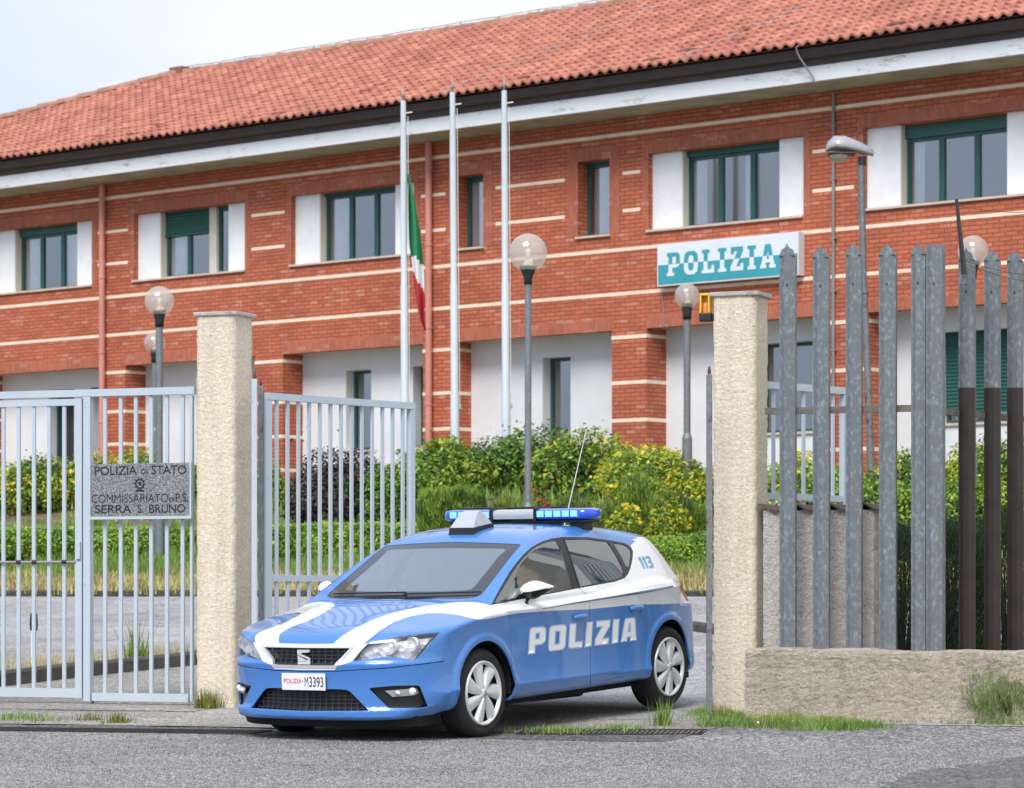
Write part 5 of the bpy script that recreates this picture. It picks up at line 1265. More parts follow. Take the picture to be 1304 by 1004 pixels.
def cut(poly,mode='cam',filt=None,tol=None,pool=None):
    """cuts the body surface along a closed outline, returns the faces inside"""
    pj,plf=MODES[mode]; xs=[p[0] for p in poly]; ys=[p[1] for p in poly]; bx=(min(xs),max(xs),min(ys),max(ys))
    src=pool if pool is not None else bmc.faces
    def ok(f):
        if not f.is_valid: return False
        c=f.calc_center_median()
        if mode=='cam' and f.normal.dot(CV-c)<=0: return False
        return filt is None or filt(c,f.normal)
    cache={}
    def P(v):
        k=v.index if False else v
        if k not in cache: cache[k]=pj(v.co)
        return cache[k]
    cand=[]
    for f in src:
        if not ok(f): continue
        ps=[P(v) for v in f.verts]
        if min(p[0] for p in ps)<=bx[1] and max(p[0] for p in ps)>=bx[0] and min(p[1] for p in ps)<=bx[3] and max(p[1] for p in ps)>=bx[2]: cand.append(f)
    cand=set(cand); n=len(poly)
    for i in range(n):
        a,b=poly[i],poly[(i+1)%n]
        if abs(a[0]-b[0])+abs(a[1]-b[1])<1e-9: continue
        e0=min(a[0],b[0]);e1=max(a[0],b[0]);g0=min(a[1],b[1]);g1=max(a[1],b[1]); hit=[]
        for f in cand:
            if not f.is_valid: continue
            ps=[P(v) for v in f.verts]
            if min(p[0] for p in ps)<=e1 and max(p[0] for p in ps)>=e0 and min(p[1] for p in ps)<=g1 and max(p[1] for p in ps)>=g0:
                dx,dy=b[0]-a[0],b[1]-a[1]; sd=[(p[0]-a[0])*dy-(p[1]-a[1])*dx for p in ps]
                if min(sd)<0<max(sd): hit.append(f)
        if not hit: continue
        co,no=plf(a,b); geom=set(hit)
        for f in hit: geom.update(f.verts); geom.update(f.edges)
        nb=set()
        r=bmesh.ops.bisect_plane(bmc,geom=list(geom),plane_co=co,plane_no=no,dist=1e-6)
        for e in r['geom']:
            if isinstance(e,bmesh.types.BMFace): cand.add(e)
        for e in r['geom_cut']:
            if isinstance(e,bmesh.types.BMEdge):
                for f in e.link_faces: cand.add(f)
        cand={f for f in cand if f.is_valid}
    bmc.normal_update()
    return [f for f in cand if f.is_valid and ok(f) and inpoly(pj(f.calc_center_median()),poly)]
def inset(poly,d):
    n=len(poly); area=sum(poly[i][0]*poly[(i+1)%n][1]-poly[(i+1)%n][0]*poly[i][1] for i in range(n)); sg=-1 if area>0 else 1; out=[]
    for i in range(n):
        p0,p1,p2=[np.array(q,float) for q in (poly[i-1],poly[i],poly[(i+1)%n])]
        e1=(p1-p0)/np.linalg.norm(p1-p0); e2=(p2-p1)/np.linalg.norm(p2-p1); n1=np.array((e1[1],-e1[0])); n2=np.array((e2[1],-e2[0])); m=n1+n2; m/=max(.5,np.dot(m,n1)); out.append(tuple(p1+m*d*sg))
    return out
def setreg(fs_,r):
    for f in fs_: f[reg]=r
# ---- livery first (region 1 = white)
white_side=[(335,760)]
stripe_in=[(380,821.0),(423,821.3),(433,812),(448.6,802),(470,791.5),(493,783),(517,776.5),(541,772),(573,767.8),(600,767),(613,768.3),(626,771.5)]
stripe_out=[(461,821),(470,814.5),(483,803.5),(500.5,793),(521.7,785.3),(544.6,781),(564,781),(585,783.5),(599,787),(610,789.2),(620.5,788.5),(638,785),(660,781),(705,777.8),(751,776),(805,770.5),(864.7,768.8),(900,768.8)]
poly=stripe_in+[(640,760),(700,745),(790,730),(804,693.5),(808,690.5),(812,684),(905,684)]+stripe_out[::-1]+[(380,821.5)]
notglass=lambda c,n:c.y>-.001
setreg(cut(poly,'cam',notglass),1)
setreg(cut([(375,820.5),(468.2,819.8),(448.7,842.2),(430,848.5),(426,853.5),(375,853.5)],'cam',lambda c,n:c.y>-.001 and c.x>.55),1)
# thin slate-coloured line along the shoulder crease
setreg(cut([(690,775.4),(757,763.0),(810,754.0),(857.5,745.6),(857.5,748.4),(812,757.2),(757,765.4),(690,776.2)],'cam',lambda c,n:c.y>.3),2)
# ---- parts
DLO=[(625.6,770.8),(632,758),(643,738.6),(650,727),(657.8,716.5),(666,707),(676,698),(684,693),(692.8,689),(703,686),(714.9,684.3),(747.6,684.3),(773.9,688),(793,691),(799,693.5),(803.8,697),(806,702),(805.9,708),(804.5,717),(802.6,724.5),(800,731),(795.4,736.5),(783.4,741),(735.6,749.6),(704.5,755.6),(640,768)]
W1p=[(629.5,768.4),(636,756),(646,739.5),(653,728),(660,718.5),(669,708),(678,699.8),(686,694.5),(694,691.2),(701,689.4),(708,688.3),(714,700),(718.5,714),(723,731),(727,750.3),(704,754.2),(660,762.8),(650,764.8),(640,767)]
W2p=[(719.5,687.3),(747.5,686.8),(773.5,690.2),(779,698),(785.8,709),(791,720),(794.2,730),(793.5,734.5),(783,738.3),(739.5,747),(733,728),(726,706)]
W3p=[(780.5,691.6),(794,693.6),(799,696),(803,700.5),(804,707),(802.6,716),(800.6,723),(797.5,721.5),(789.5,706)]
D1=[(649,783.5),(648.2,772),(645,766),(625.6,770.8),(643,738.6),(657.8,716.5),(676,698),(692.8,689),(714.9,684.3),(716.2,684.3),(722.5,697),(729.5,720),(737.2,749.2),(751.2,776),(752,800),(752,871.5),(653,892.5),(651.5,850),(650,810)]
D1=[(649,783.5),(648.5,775),(646,768.5),(640,767.9),(625.6,770.8),(643,738.6),(657.8,716.5),(676,698),(692.8,689),(703,686),(716.2,684.3),(722.5,700),(729.5,722),(737.2,749.2),(746,757),(750.5,766),(751.5,780),(752,800),(752,871.3),(653,892.3),(651.5,850),(650,810)]
D2=[(716.2,684.3),(747.6,684.3),(773.9,688),(781.5,689.2),(789,701),(797,717),(800.5,729.5),(795.4,736.5),(799,741),(808,750),(814.5,762),(816.5,776),(813,792),(804,812),(797,832),(792.5,861.8),(752,871.3),(752,800),(751.5,780),(750.5,766),(746,757),(737.2,749.2),(729.5,722),(722.5,700)]
GAP=.42
left=lambda c,n:c.y>.2
def doorreg(poly,r):
    fs_=cut(poly,'cam',left)
    old={f:f[reg] for f in fs_}
    g=cut(inset(poly,GAP),'cam',left,pool=fs_)
    gs2=set(g)
    # gap ring is removed
    ring=[f for f in cut(poly,'cam',left,pool=[f for f in bmc.faces if left(f.calc_center_median(),None)]) if f not in gs2]
    for f in g: f[reg]=f[reg]%10+r
    for f in ring: f[reg]=999
doorreg(D1,100); doorreg(D2,200)
# glazing band: black trim = 3, panes 5/6/7
tr=cut(DLO,'cam',left)
for f in tr:
    if f[reg]!=999: f[reg]=(f[reg]//10)*10+3
for poly,r in ((W1p,105),(W2p,206),(W3p,7)):
    for f in cut(poly,'cam',left): f[reg]=r
# windscreen: frit band 8, clear 9
WSo=[(440,764.3),(505,764.3),(540,763.2),(575,763.2),(597,762.3),(607,760.4),(614,756.5),(619,750.5),(626,741.5),(650.4,709.5),(663.2,694.4),(661,693.2),(650,692.6),(620,691.4),(588,690.6),(560,690.2)]
WSi=[(440,753.4),(505,753.4),(560,752.8),(590,752),(600,750),(606,745),(612,737),(633,710.5),(644.5,700),(641,698.6),(600,698),(560,697.6)]
cen=lambda c,n:c.y>-.001 and c.x<.1 and c.z>.9 and n.x>.15
for f in cut(WSo,'cam',cen): f[reg]=8
for f in cut(WSi,'cam',cen): f[reg]=9
# nose
nose=lambda c,n:c.y>-.001 and c.x>.2
BUMP=[(360,856.2),(430,855.6),(460,853.6),(491.7,851.8),(520,848.8),(543,846),(552,844.6),(560.5,843.6),(566,843),(571,842.6),(580,850),(590,930),(340,930),(340,856.2)]
HL=[(448.5,842.4),(458,830.5),(468,819.7),(484,815.8),(500.5,812),(520,809.2),(540,807),(559.8,805.4),(549,818),(539,830.5),(532,838),(527.5,840.8),(520,840.2),(510,838),(500.5,836.6),(488,837.3),(474,839.4)]
GRo=[(360,823.3),(447,823.6),(451,823.8),(427.8,850.6),(360,850.6)]; GRi=[(360,825.3),(446,825.6),(424.6,848.4),(360,848.4)]
INT=[(360,878.0),(430,877.8),(442,878.8),(447,882),(469.7,905.4),(360,905.6)]
FOG=[(469.7,877.2),(474,876),(500.5,873.6),(530,873),(534.5,874.2),(546,901.6),(495,902)]
fb=cut(BUMP,'cam',nose)
for f in fb: f[reg]=f[reg]%10+300
bl=cut([(340,854.9),(430,854.4),(491.7,850.6),(543,844.8),(560.5,842.4),(566,841.8),(566,843),(560.5,843.6),(543,846),(491.7,851.8),(430,855.6),(340,856.2)],'cam',nose)
for f in bl: 
    if f[reg]<300: f[reg]=999
for f in cut(HL,'cam',nose): f[reg]=20
for f in cut(GRo,'cam',nose): f[reg]=21
for f in cut(GRi,'cam',nose): f[reg]=22
for f in cut(INT,'cam',nose): f[reg]=23
for f in cut(FOG,'cam',nose): f[reg]=24
# bonnet
HOOD=[(360,822.3),(456.5,822.0),(462,820.5),(477,812.5),(493,799.6),(508,790.5),(525,784),(541,780.3),(557,778.6),(580,778.6),(600,779.5),(608,777.5),(613,772),(614,766),(609,764.5),(597,765.2),(575,766.2),(540,766.4),(505,767.2),(440,767.2),(360,800)]
hd=lambda c,n:c.y>-.001 and c.x>-.5 and n.z>.05 and c.z>.70
fh=cut(HOOD,'cam',hd); g=cut(inset(HOOD,.30),'cam',hd,pool=fh); gs2=set(g)
for f in cut(HOOD,'cam',hd):
    if f in gs2: 
        if f[reg]<20: f[reg]=f[reg]%10+400
    elif f[reg]<20 : f[reg]=999
# tail lamp, rear window (seen from behind), number-plate side
q_=cut([(-2.6,.795),(-3.7,.785),(-3.7,1.31),(-3.03,1.315),(-2.5,1.30)],'side',lambda c,n:c.y>.3 and c.x<-2.55 and n.dot(CV-c)<.35*(CV-c).length)
for f in cut([(.70,.7),(1.1,.7),(1.1,1.4),(.50,1.4)],'back',lambda c,n:True,pool=q_): f[reg]=1
q_=cut([(-3.7,.80),(-3.07,.80),(-2.985,.90),(-2.975,.935),(-3.7,.96)],'side',lambda c,n:c.y>.3 and c.x<-2.8)
for f in cut([(.46,.7),(1.1,.7),(1.1,1.1),(.40,1.1)],'back',lambda c,n:True,pool=q_): f[reg]=25
for f in cut([(-.05,.0+1.01),(.56,1.01),(.50,1.27),(-.05,1.275)],'back',lambda c,n:c.x<-2.9 and c.z>.98 and n.x<-.3): f[reg]=26
# wheel arches
for xc in (0.,-2.636):
    circ=[(xc+.357*math.cos(t),.325+.357*math.sin(t)) for t in np.linspace(0,2*math.pi,49)[:-1]]
    for f in cut(circ,'side',lambda c,n:c.y>.4): f[reg]=999
# ---- split into meshes
bmc.verts.index_update()
VV=np.array([v.co[:] for v in bmc.verts]); VN=cgrad(VV)
VIDX={v:i for i,v in enumerate(bmc.verts)}
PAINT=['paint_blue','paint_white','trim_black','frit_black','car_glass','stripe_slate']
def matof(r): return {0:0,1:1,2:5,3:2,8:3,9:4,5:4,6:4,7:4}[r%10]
def make_part(name,sel,mats,mfun,parent,sides=(1,-1),rim=.014,off=0.0,merge=True,label=None):
    fl=[f for f in bmc.faces if sel(f[reg])]
    res=[]
    def build(sds,nm):
        V=[];Nn=[];F=[];MI=[];SM=[];idx={}
        def vid(i,sd):
            k=(i,sd if abs(VV[i,1])>1e-6 else 0)
            if k not in idx:
                p=VV[i]+VN[i]*off; n=VN[i].copy(); p=p.copy()
                if sd<0: p[1]*=-1; n[1]*=-1
                if abs(VV[i,1])<=1e-6: n[1]=0
                idx[k]=len(V); V.append(p); Nn.append(n)
            return idx[k]
        for sd in sds:
            for f in fl:
                q=[vid(VIDX[v],sd) for v in f.verts]
                if sd<0: q=q[::-1]
                F.append(q); MI.append(mfun(f[reg])); SM.append(True)
        if rim:
            S_=set(fl)
            for f in fl:
                for l in f.loops:
                    e=l.edge
                    if any(g in S_ for g in e.link_faces if g is not f): continue
                    a,b=VIDX[l.vert],VIDX[l.link_loop_next.vert]
                    if abs(VV[a,1])<1e-5 and abs(VV[b,1])<1e-5: continue
                    for sd in sds:
                        P_=[]
                        for i,dd in ((a,off),(b,off),(b,off-rim),(a,off-rim)):
                            p=VV[i]+VN[i]*dd
                            if sd<0: p=p*np.array([1,-1,1])
                            P_.append(p)
                        n=np.cross(P_[1]-P_[0],P_[3]-P_[0])*(-sd); n=n/(np.linalg.norm(n)+1e-9)
                        o=len(V); V.extend(P_); Nn.extend([n]*4); q=[o,o+3,o+2,o+1]
                        if sd<0: q=q[::-1]
                        F.append(q); MI.append(mfun(f[reg])); SM.append(True)
        me=bpy.data.meshes.new(nm); me.from_pydata([tuple(p) for p in V],[],F)
        for m_ in mats: me.materials.append(MATS[m_])
        me.polygons.foreach_set('material_index',MI); me.polygons.foreach_set('use_smooth',SM); me.update()
        me.normals_split_custom_set_from_vertices([tuple(n) for n in Nn])
        o=bpy.data.objects.new(nm,me); COL.objects.link(o); o.parent=parent
        if label: o['label']=label
        return o
    if merge: return [build(sides,name)]
    return [build((sd,),name) for sd in sides]
I=lambda *r:(lambda x:x in r)
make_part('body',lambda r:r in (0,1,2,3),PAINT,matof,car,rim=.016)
make_part('bonnet',lambda r:r in (400,401),PAINT,matof,car)
make_part('front_bumper',lambda r:r in (300,301),PAINT,matof,car)
doors=[]
for k,(base,wr) in enumerate(((100,105),(200,206))):
    ds_=make_part('door',lambda r:r in (base,base+1,base+2,base+3),PAINT,matof,car,merge=False)
    for d_,sd in zip(ds_,(1,-1)):
        make_part('window',lambda r:r==wr,['car_glass'],lambda r:0,d_,sides=(sd,),rim=0,off=-.004)
        doors.append((k,sd,d_))
make_part('quarter_window',lambda r:r==7,['car_glass'],lambda r:0,car,merge=False,rim=0,off=-.004)
make_part('windscreen',lambda r:r in (8,9),['frit_black','screen_glass'],lambda r:0 if r==8 else 1,car,rim=.008,off=-.003)
make_part('rear_window',lambda r:r==26,['car_glass'],lambda r:0,car,rim=0,off=-.003)
hl=make_part('headlight',lambda r:r==20,['lens_clear'],lambda r:0,car,merge=False,rim=.0)
tl_=make_part('tail_light',lambda r:r==25,['tail_red'],lambda r:0,car,merge=False,rim=.01,off=.003)
gf=make_part('grille_frame',lambda r:r==21,['chrome'],lambda r:0,car,rim=.03,off=.004)[0]
gm=make_part('grille',lambda r:r==22,['trim_black'],lambda r:0,car,rim=0,off=-.035)[0]
im=make_part('lower_intake',lambda r:r==23,['trim_black'],lambda r:0,car,rim=0,off=-.05)[0]
fg=make_part('fog_lamp_surround',lambda r:r==24,['trim_black'],lambda r:0,car,merge=False,rim=0,off=-.035)
# housings behind the headlamp lens
for o,sd in zip(hl,(1,-1)):
    make_part('headlight_housing',lambda r:r==20,['reflector'],lambda r:0,o,sides=(sd,),rim=0,off=-.050)
    m=MB()
    for (u,v,r) in ((497,824,.050),(527,820,.046)):
        p=un(u,v,1,.62 if u<510 else .74); b_=BVHTree
        q=shoot(np.array([[.2,.3,.62]]),(np.array([[p[0],p[1],p[2]]])-np.array([.2,.3,.62]))*1.6)[0]; nn=cgrad(q[None])[0]; q=q-nn*.045
        q=q*np.array([1,sd,1]); m.lathe([(0,-.02),(r*.5,-.012),(r,.012),(r*1.08,.014),(r*1.08,-.02)],0,0,0,18,T=lambda x,y,z:tuple(q+np.array([z+.0,x*1.0,y])))
    m.build('headlight_bowl','reflector',o)
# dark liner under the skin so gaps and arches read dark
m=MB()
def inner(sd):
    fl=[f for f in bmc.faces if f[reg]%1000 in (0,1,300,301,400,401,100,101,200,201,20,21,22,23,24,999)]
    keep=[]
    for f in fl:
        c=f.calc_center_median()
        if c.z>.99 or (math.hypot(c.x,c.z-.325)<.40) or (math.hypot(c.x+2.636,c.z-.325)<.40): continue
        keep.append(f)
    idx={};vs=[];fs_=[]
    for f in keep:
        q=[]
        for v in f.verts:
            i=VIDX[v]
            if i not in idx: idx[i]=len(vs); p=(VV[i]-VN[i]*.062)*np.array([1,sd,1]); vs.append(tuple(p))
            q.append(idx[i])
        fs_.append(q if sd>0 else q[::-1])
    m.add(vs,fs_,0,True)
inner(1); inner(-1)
# floor, wheel wells
m.box((-3.2,-.72,.19),(.45,.72,.24))
for zA,zB,kk in ((.135,.225,.93),):
    pts_=[]
    for y in np.linspace(-.74,.74,25): pts_.append((.885-.22*y*y-.95*max(0,abs(y)-.42)**2-1.3*max(0,abs(y)-.66)**2,y))
    poly_=pts_+[(.35,.70),(.35,-.70)]; m.prism([(a,b) for a,b in poly_],zA,zB,lambda a,b,d:(a-(.05 if d<.2 else 0),b,d))
for xc in (0.,-2.636):
    for sd in (1,-1):
        vs=[];fs_=[]
        for i,t in enumerate(np.linspace(-.12,math.pi+.12,25)):
            for y in (.50,min(.862,float(tb('plan',xc+.375*math.cos(t)))-.045)): vs.append((xc+.375*math.cos(t),sd*y,.325+.375*math.sin(t)))
        fs_=[(2*i,2*i+1,2*i+3,2*i+2) for i in range(24)]; m.add(vs,fs_,0,True)
        m.add([(xc-.42,sd*.50,.16),(xc+.42,sd*.50,.16),(xc+.42,sd*.50,.72),(xc-.42,sd*.50,.72)],[(0,1,2,3)])
m.build('underbody','under_black',car)
m=MB(); m.tube([(-1.1,.55,.19),(-1.9,.5,.17),(-2.2,.35,.19)],.03,8); m.build('exhaust_pipe','dark_steel',car)
# skin lookup
BV=BVHTree.FromPolygons([tuple(p) for p in np.concatenate([VV,VV*np.array([1,-1,1])])],[[VIDX[v] for v in f.verts] for f in bmc.faces]+[[VIDX[v]+len(VV) for v in f.verts] for f in bmc.faces])
def skin(x,z,sd,off=.0):
    h=BV.ray_cast(Vector((x,sd*2.,z)),Vector((0,-sd,0)))[0]; 
    n=cgrad(np.array(h)[None]*np.array([1,1,1]))[0]
    return np.array(h)+n*off,n
def skin_cam(u,v,off=0.0):
    h=BV.ray_cast(CV,Vector(ray(u,v)).normalized())[0]
    if h is None: return None
    n=cgrad(np.array(h)[None])[0]; return np.array(h)+n*off,n
# ---- grille mesh bars, emblem, plate
def slats(parent,name,poly,rows_,cols_,off,mat,th=.004):
    m=MB(); ys=[p[1] for p in poly]; v0,v1=min(ys),max(ys)
    xs=[p[0] for p in poly]; 
    def pt(u,v,sd):
        r=skin_cam(u,v,0); 
        if r is None: return None
        p=r[0]+r[1]*off; return Vector(p*np.array([1,sd,1]))
    for i in range(1,rows_):
        v=v0+(v1-v0)*i/rows_; us=[u for u in np.arange(388,max(xs),3.0) if inpoly((u,v),poly)]
        for sd in (1,-1):
            pts=[pt(u,v,sd) for u in us]; pts=[p for p in pts if p is not None and abs(p.y)>=-.001 and p.x>.6 and (p.y*sd>-.002)]
            if len(pts)>1: m.tube(pts,th,5)
    for j in range(cols_):
        u=388+(max(xs)-388)*j/cols_; vsn=[v for v in np.arange(v0+.5,v1,2.0) if inpoly((u,v),poly)]
        for sd in (1,-1):
            pts=[pt(u,v,sd) for v in vsn]; pts=[p for p in pts if p is not None and p.y*sd>-.002 and p.x>.6]
            if len(pts)>1: m.tube(pts,th*.8,5)
    m.build(name,mat,parent)
simple('fog_grey',(.30,.31,.33),rough=.25,metal=.4); simple('grille_bar',(.035,.036,.04),rough=.3)
slats(gm,'grille_mesh',GRi,5,7,-.018,'grille_bar',.0045); slats(im,'intake_mesh',INT,6,10,-.035,'grille_bar',.004)
xg=skin_cam(390,837)[0][0]
em=MB()
def ed(poly): em.prism(poly,0,.012,lambda a,b,d:(xg-.004+d,a,b))
k=.052; cz=(un(386,837,1,0))[2]; cy=.0
# stylised S of two offset bars joined by slanted centre
S_top=[(-k,.6*k),(-k,k),(k*.95,k*1.0),(k*1.0,.62*k),(-.45*k,.62*k),(-.42*k,.42*k),(k*.95,-.10*k),(k*1.0,-.35*k),(k*.95,-.55*k)]
for poly in ([(-k,.30*k),(-k,.95*k),(k,.95*k),(k*.9,.62*k),(-.4*k,.55*k),(-.35*k,.38*k)],[(-k*.98,.26*k),(-.35*k,.34*k),(k*.98,-.12*k),(k*.95,-.34*k),(-k*.2,.02*k)],[(-k*.95,-.05*k),(-k,.18*k),(.30*k,-.36*k),(.35*k,-.52*k),(-.9*k,-.62*k)] ,[(k,-.28*k),(k,-.98*k),(-k*.98,-.98*k),(-k*.92,-.66*k),(.4*k,-.58*k),(.42*k,-.42*k)]):
    ed([(cy+a,cz+b) for a,b in poly])
em.build('emblem','chrome',car)
# number plate
pz0,pz1=un(385,879.3,0,.95)[2],un(385,857.8,0,.95)[2]; y0p,y1p=un(358.2,868,0,.95)[1],un(413.3,868,0,.95)[1]; yc=(y0p+y1p)/2; hwp=(y1p-y0p)/2
xpl=max(skin_cam(390,862)[0][0],skin_cam(390,875)[0][0])+.006
pa_=bpy.data.objects.new('number_plate',None)
m=MB(); m.box((xpl,yc-hwp,pz0),(xpl+.008,yc+hwp,pz1),bev=.002); npl=m.build('number_plate','plate_white',car)
def ptxt(t,a,b,c,d,mat,bold):
    bm=font_bm(t,bold); bm_fit(bm,a,b,c,d); bm_obj(bm,'lettering',mat,npl,lambda x,y:(xpl+.0095,yc-hwp+2*hwp*x,pz0+(pz1-pz0)*y))
ptxt('POLIZIA',.05,.46,.40,.68,'plate_red',.006); ptxt('M',.535,.615,.20,.80,'plate_black',-.007); ptxt('3393',.64,.96,.20,.80,'plate_black',.004)
m=MB(); m.box((xpl+.0085,yc-hwp+2*hwp*.475,pz0+(pz1-pz0)*.5),(xpl+.0095,yc-hwp+2*hwp*.495,pz0+(pz1-pz0)*.58)); m.build('plate_dot','plate_black',npl)
# fog lamps
for o,sd in zip(fg,(1,-1)):
    m=MB()
    A4=[skin_cam(*q,off=-.012)[0]*np.array([1,sd,1]) for q in ((490,880),(528,877),(531,883),(526,886),(500,888))]
    m.add(A4,[tuple(range(5))]); m.add([p-np.array([.03,0,0]) for p in A4],[tuple(range(5))])
    m.build('fog_lamp','fog_grey',o)
    m=MB()
    for (u,v,r_) in ((524,881,.026),(505,883,.016)):
        c=skin_cam(u,v,-.004)[0]*np.array([1,sd,1]); m.lathe([(0,.006),(r_*.6,.004),(r_,-.006),(r_,-.02)],0,0,0,16,T=lambda x,y,z:tuple(c+np.array([z,x,y])))
    m.build('fog_lens','reflector',o)
# bumper details: headlamp washer caps / parking sensors
# ---- door handles
for (k,sd,d_) in doors:
    u,v=((738,786),(809.5,774.3))[k]; p,_=skin_cam(u,v); x,z=p[0],p[2]; q,n=skin(x,z,1)
    m=MB(); N_=14; vs=[];ring=10
    for i in range(N_+1):
        t=i/N_; xx=x+.095-.19*t; qs,ns=skin(xx,z+.004*math.sin(t*3),1); o_=.004+.030*math.sin(math.pi*t)**.45; r=.011+.010*math.sin(math.pi*t)**.5
        c=qs+ns*o_*.75
        for j in range(ring): a=2*math.pi*j/ring; vs.append((c[0],(c[1]+ns[1]*math.cos(a)*r*.7)*sd,c[2]+math.sin(a)*r))
    m.add(vs,[(i*ring+j,(i+1)*ring+j,(i+1)*ring+(j+1)%ring,i*ring+(j+1)%ring) for i in range(N_) for j in range(ring)],0,True); h_=m.build('handle','paint_blue',d_)
    m=MB(); vs=[]
    for j in range(18): a=2*math.pi*j/18; qs,ns=skin(x+.055*math.cos(a),z-.004+.026*math.sin(a),1); qs=qs+ns*.0012; vs.append((qs[0],qs[1]*sd,qs[2]))
    m.add(vs,[tuple(range(18))]); m.build('handle_recess','trim_black' if False else 'paint_blue',h_)
# ---- lettering POLIZIA along both doors
def decal(name,bm,fn,mat,sd,off,parent,res=.03):
    xs=[v.co.x for v in bm.verts]; ys=[v.co.y for v in bm.verts]
    for a in np.arange(min(xs),max(xs),res[0]): bmesh.ops.bisect_plane(bm,geom=bm.verts[:]+bm.edges[:]+bm.faces[:],plane_co=(a,0,0),plane_no=(1,0,0))
    for a in np.arange(min(ys),max(ys),res[1]): bmesh.ops.bisect_plane(bm,geom=bm.verts[:]+bm.edges[:]+bm.faces[:],plane_co=(0,a,0),plane_no=(0,1,0))
    NNs=[]
    for v in bm.verts:
        x,z=fn(v.co.x,v.co.y); p,n=skin(x,z,sd,off); v.co=Vector(p)
    bm.normal_update()
    f=bm.faces[0] if False else None
    me=bpy.data.meshes.new(name); bm.to_mesh(me); 
    for v in bm.verts: pass
    nn=[tuple(cgrad(np.array(v.co)[None])[0]) for v in bm.verts]; bm.free(); me.materials.append(MATS[mat]); me.polygons.foreach_set('use_smooth',[True]*len(me.polygons))
    o=bpy.data.objects.new(name,me); COL.objects.link(o); o.parent=parent
    # orient outward
    fl=0
    for pg in me.polygons:
        if np.dot(pg.normal,nn[pg.vertices[0]])<0: fl+=1
    if fl>len(me.polygons)/2: me.flip_normals()
    me.normals_split_custom_set_from_vertices(nn); return o
xL=skin_cam(672.5,816)[0]; xR=skin_cam(811.5,800)[0]
bL=skin_cam(673,832.3)[0][2]; tL=skin_cam(675,800.6)[0][2]; bR=skin_cam(811,814.5)[0][2]; tR=skin_cam(806,787.5)[0][2]
for sd in (1,-1):
    for (of,mat,o_) in ((.75,'halo_blue',.0030),(.0,'decal_white',.0045)):
        bm,wd=glyphs('POLIZIA',CARG,2.0,off=of,shear=.10)
        if sd>0: fn=lambda X,Y:(xL[0]+(xR[0]-xL[0])*X/(wd+1.2),(bL+(bR-bL)*X/wd)+((tL-bL)+((tR-bR)-(tL-bL))*X/wd)*Y/14)
        else: fn=lambda X,Y:(xR[0]+(xL[0]-xR[0])*X/(wd+1.2),bR+(bL-bR)*X/wd+(tL-bL)*Y/14)
        decal('lettering',bm,fn,mat,sd,o_,car,res=(2.,1.75))
    bm,_w=glyphs('113',CARG,1.2); bm_fit(bm,0,1,0,1); c=skin_cam(822,716.5)[0]; w_=.125
    decal('emergency_number',bm,(lambda X,Y:(c[0]+.10-.22*X,c[2]-.045+.09*Y)) if sd>0 else (lambda X,Y:(c[0]-.12+.22*X,c[2]-.045+.09*Y)),'num_blue',sd,.002,car,res=(.3,.4))
# ---- mirrors
for sd in (1,-1):
    c=un(682,752,1,.905); 
    bm=bmesh.new(); bmesh.ops.create_uvsphere(bm,u_segments=32,v_segments=20,radius=1)
    for v in bm.verts:
        x,y,z=v.co; 
        # x: car forward, y outward, z up ; flat rear face, pointed outer-rear tip
        yy=y*.124; xx=x*.062; zz=z*.066
        if x<0: xx*=.55
        xx-= .075*max(0,y)**1.6; zz*=1-.72*max(0,y)**1.5; zz+=.020*max(0,y); zz*=1-.25*max(0,-y)**2
        zz-=.010*max(0,-y)
        v.co=Vector((c[0]+xx+.02,(c[1]+yy)*1.0*sd,c[2]+zz+.004))
    bm.faces.ensure_lookup_table()
    me=bpy.data.meshes.new('mirror'); bmesh.ops.recalc_face_normals(bm,faces=bm.faces[:])
    for f in bm.faces:
        f.smooth=True; q=f.calc_center_median(); dz=q.z-(c[2]-.004+.16*(q.y*sd-c[1])); f.material_index=0 if (dz>0 and q.x>c[0]-.05) else 1
    bm.to_mesh(me); bm.free()
    for mm in ('paint_white','trim_black'): me.materials.append(MATS[mm])
    mo=bpy.data.objects.new('mirror',me); COL.objects.link(mo); mo.parent=car
    m=MB(); base,_=skin(c[0]+.03,c[2]-.095,1); base=base*np.array([1,sd,1]); m.tube([tuple(base-np.array([0,sd*.02,0])),(c[0]+.02,(c[1]-.08)*sd,c[2]-.07),(c[0]+.01,(c[1]-.05)*sd,c[2]-.03)],[.034,.026,.030],10); m.build('mirror_foot','trim_black',mo)
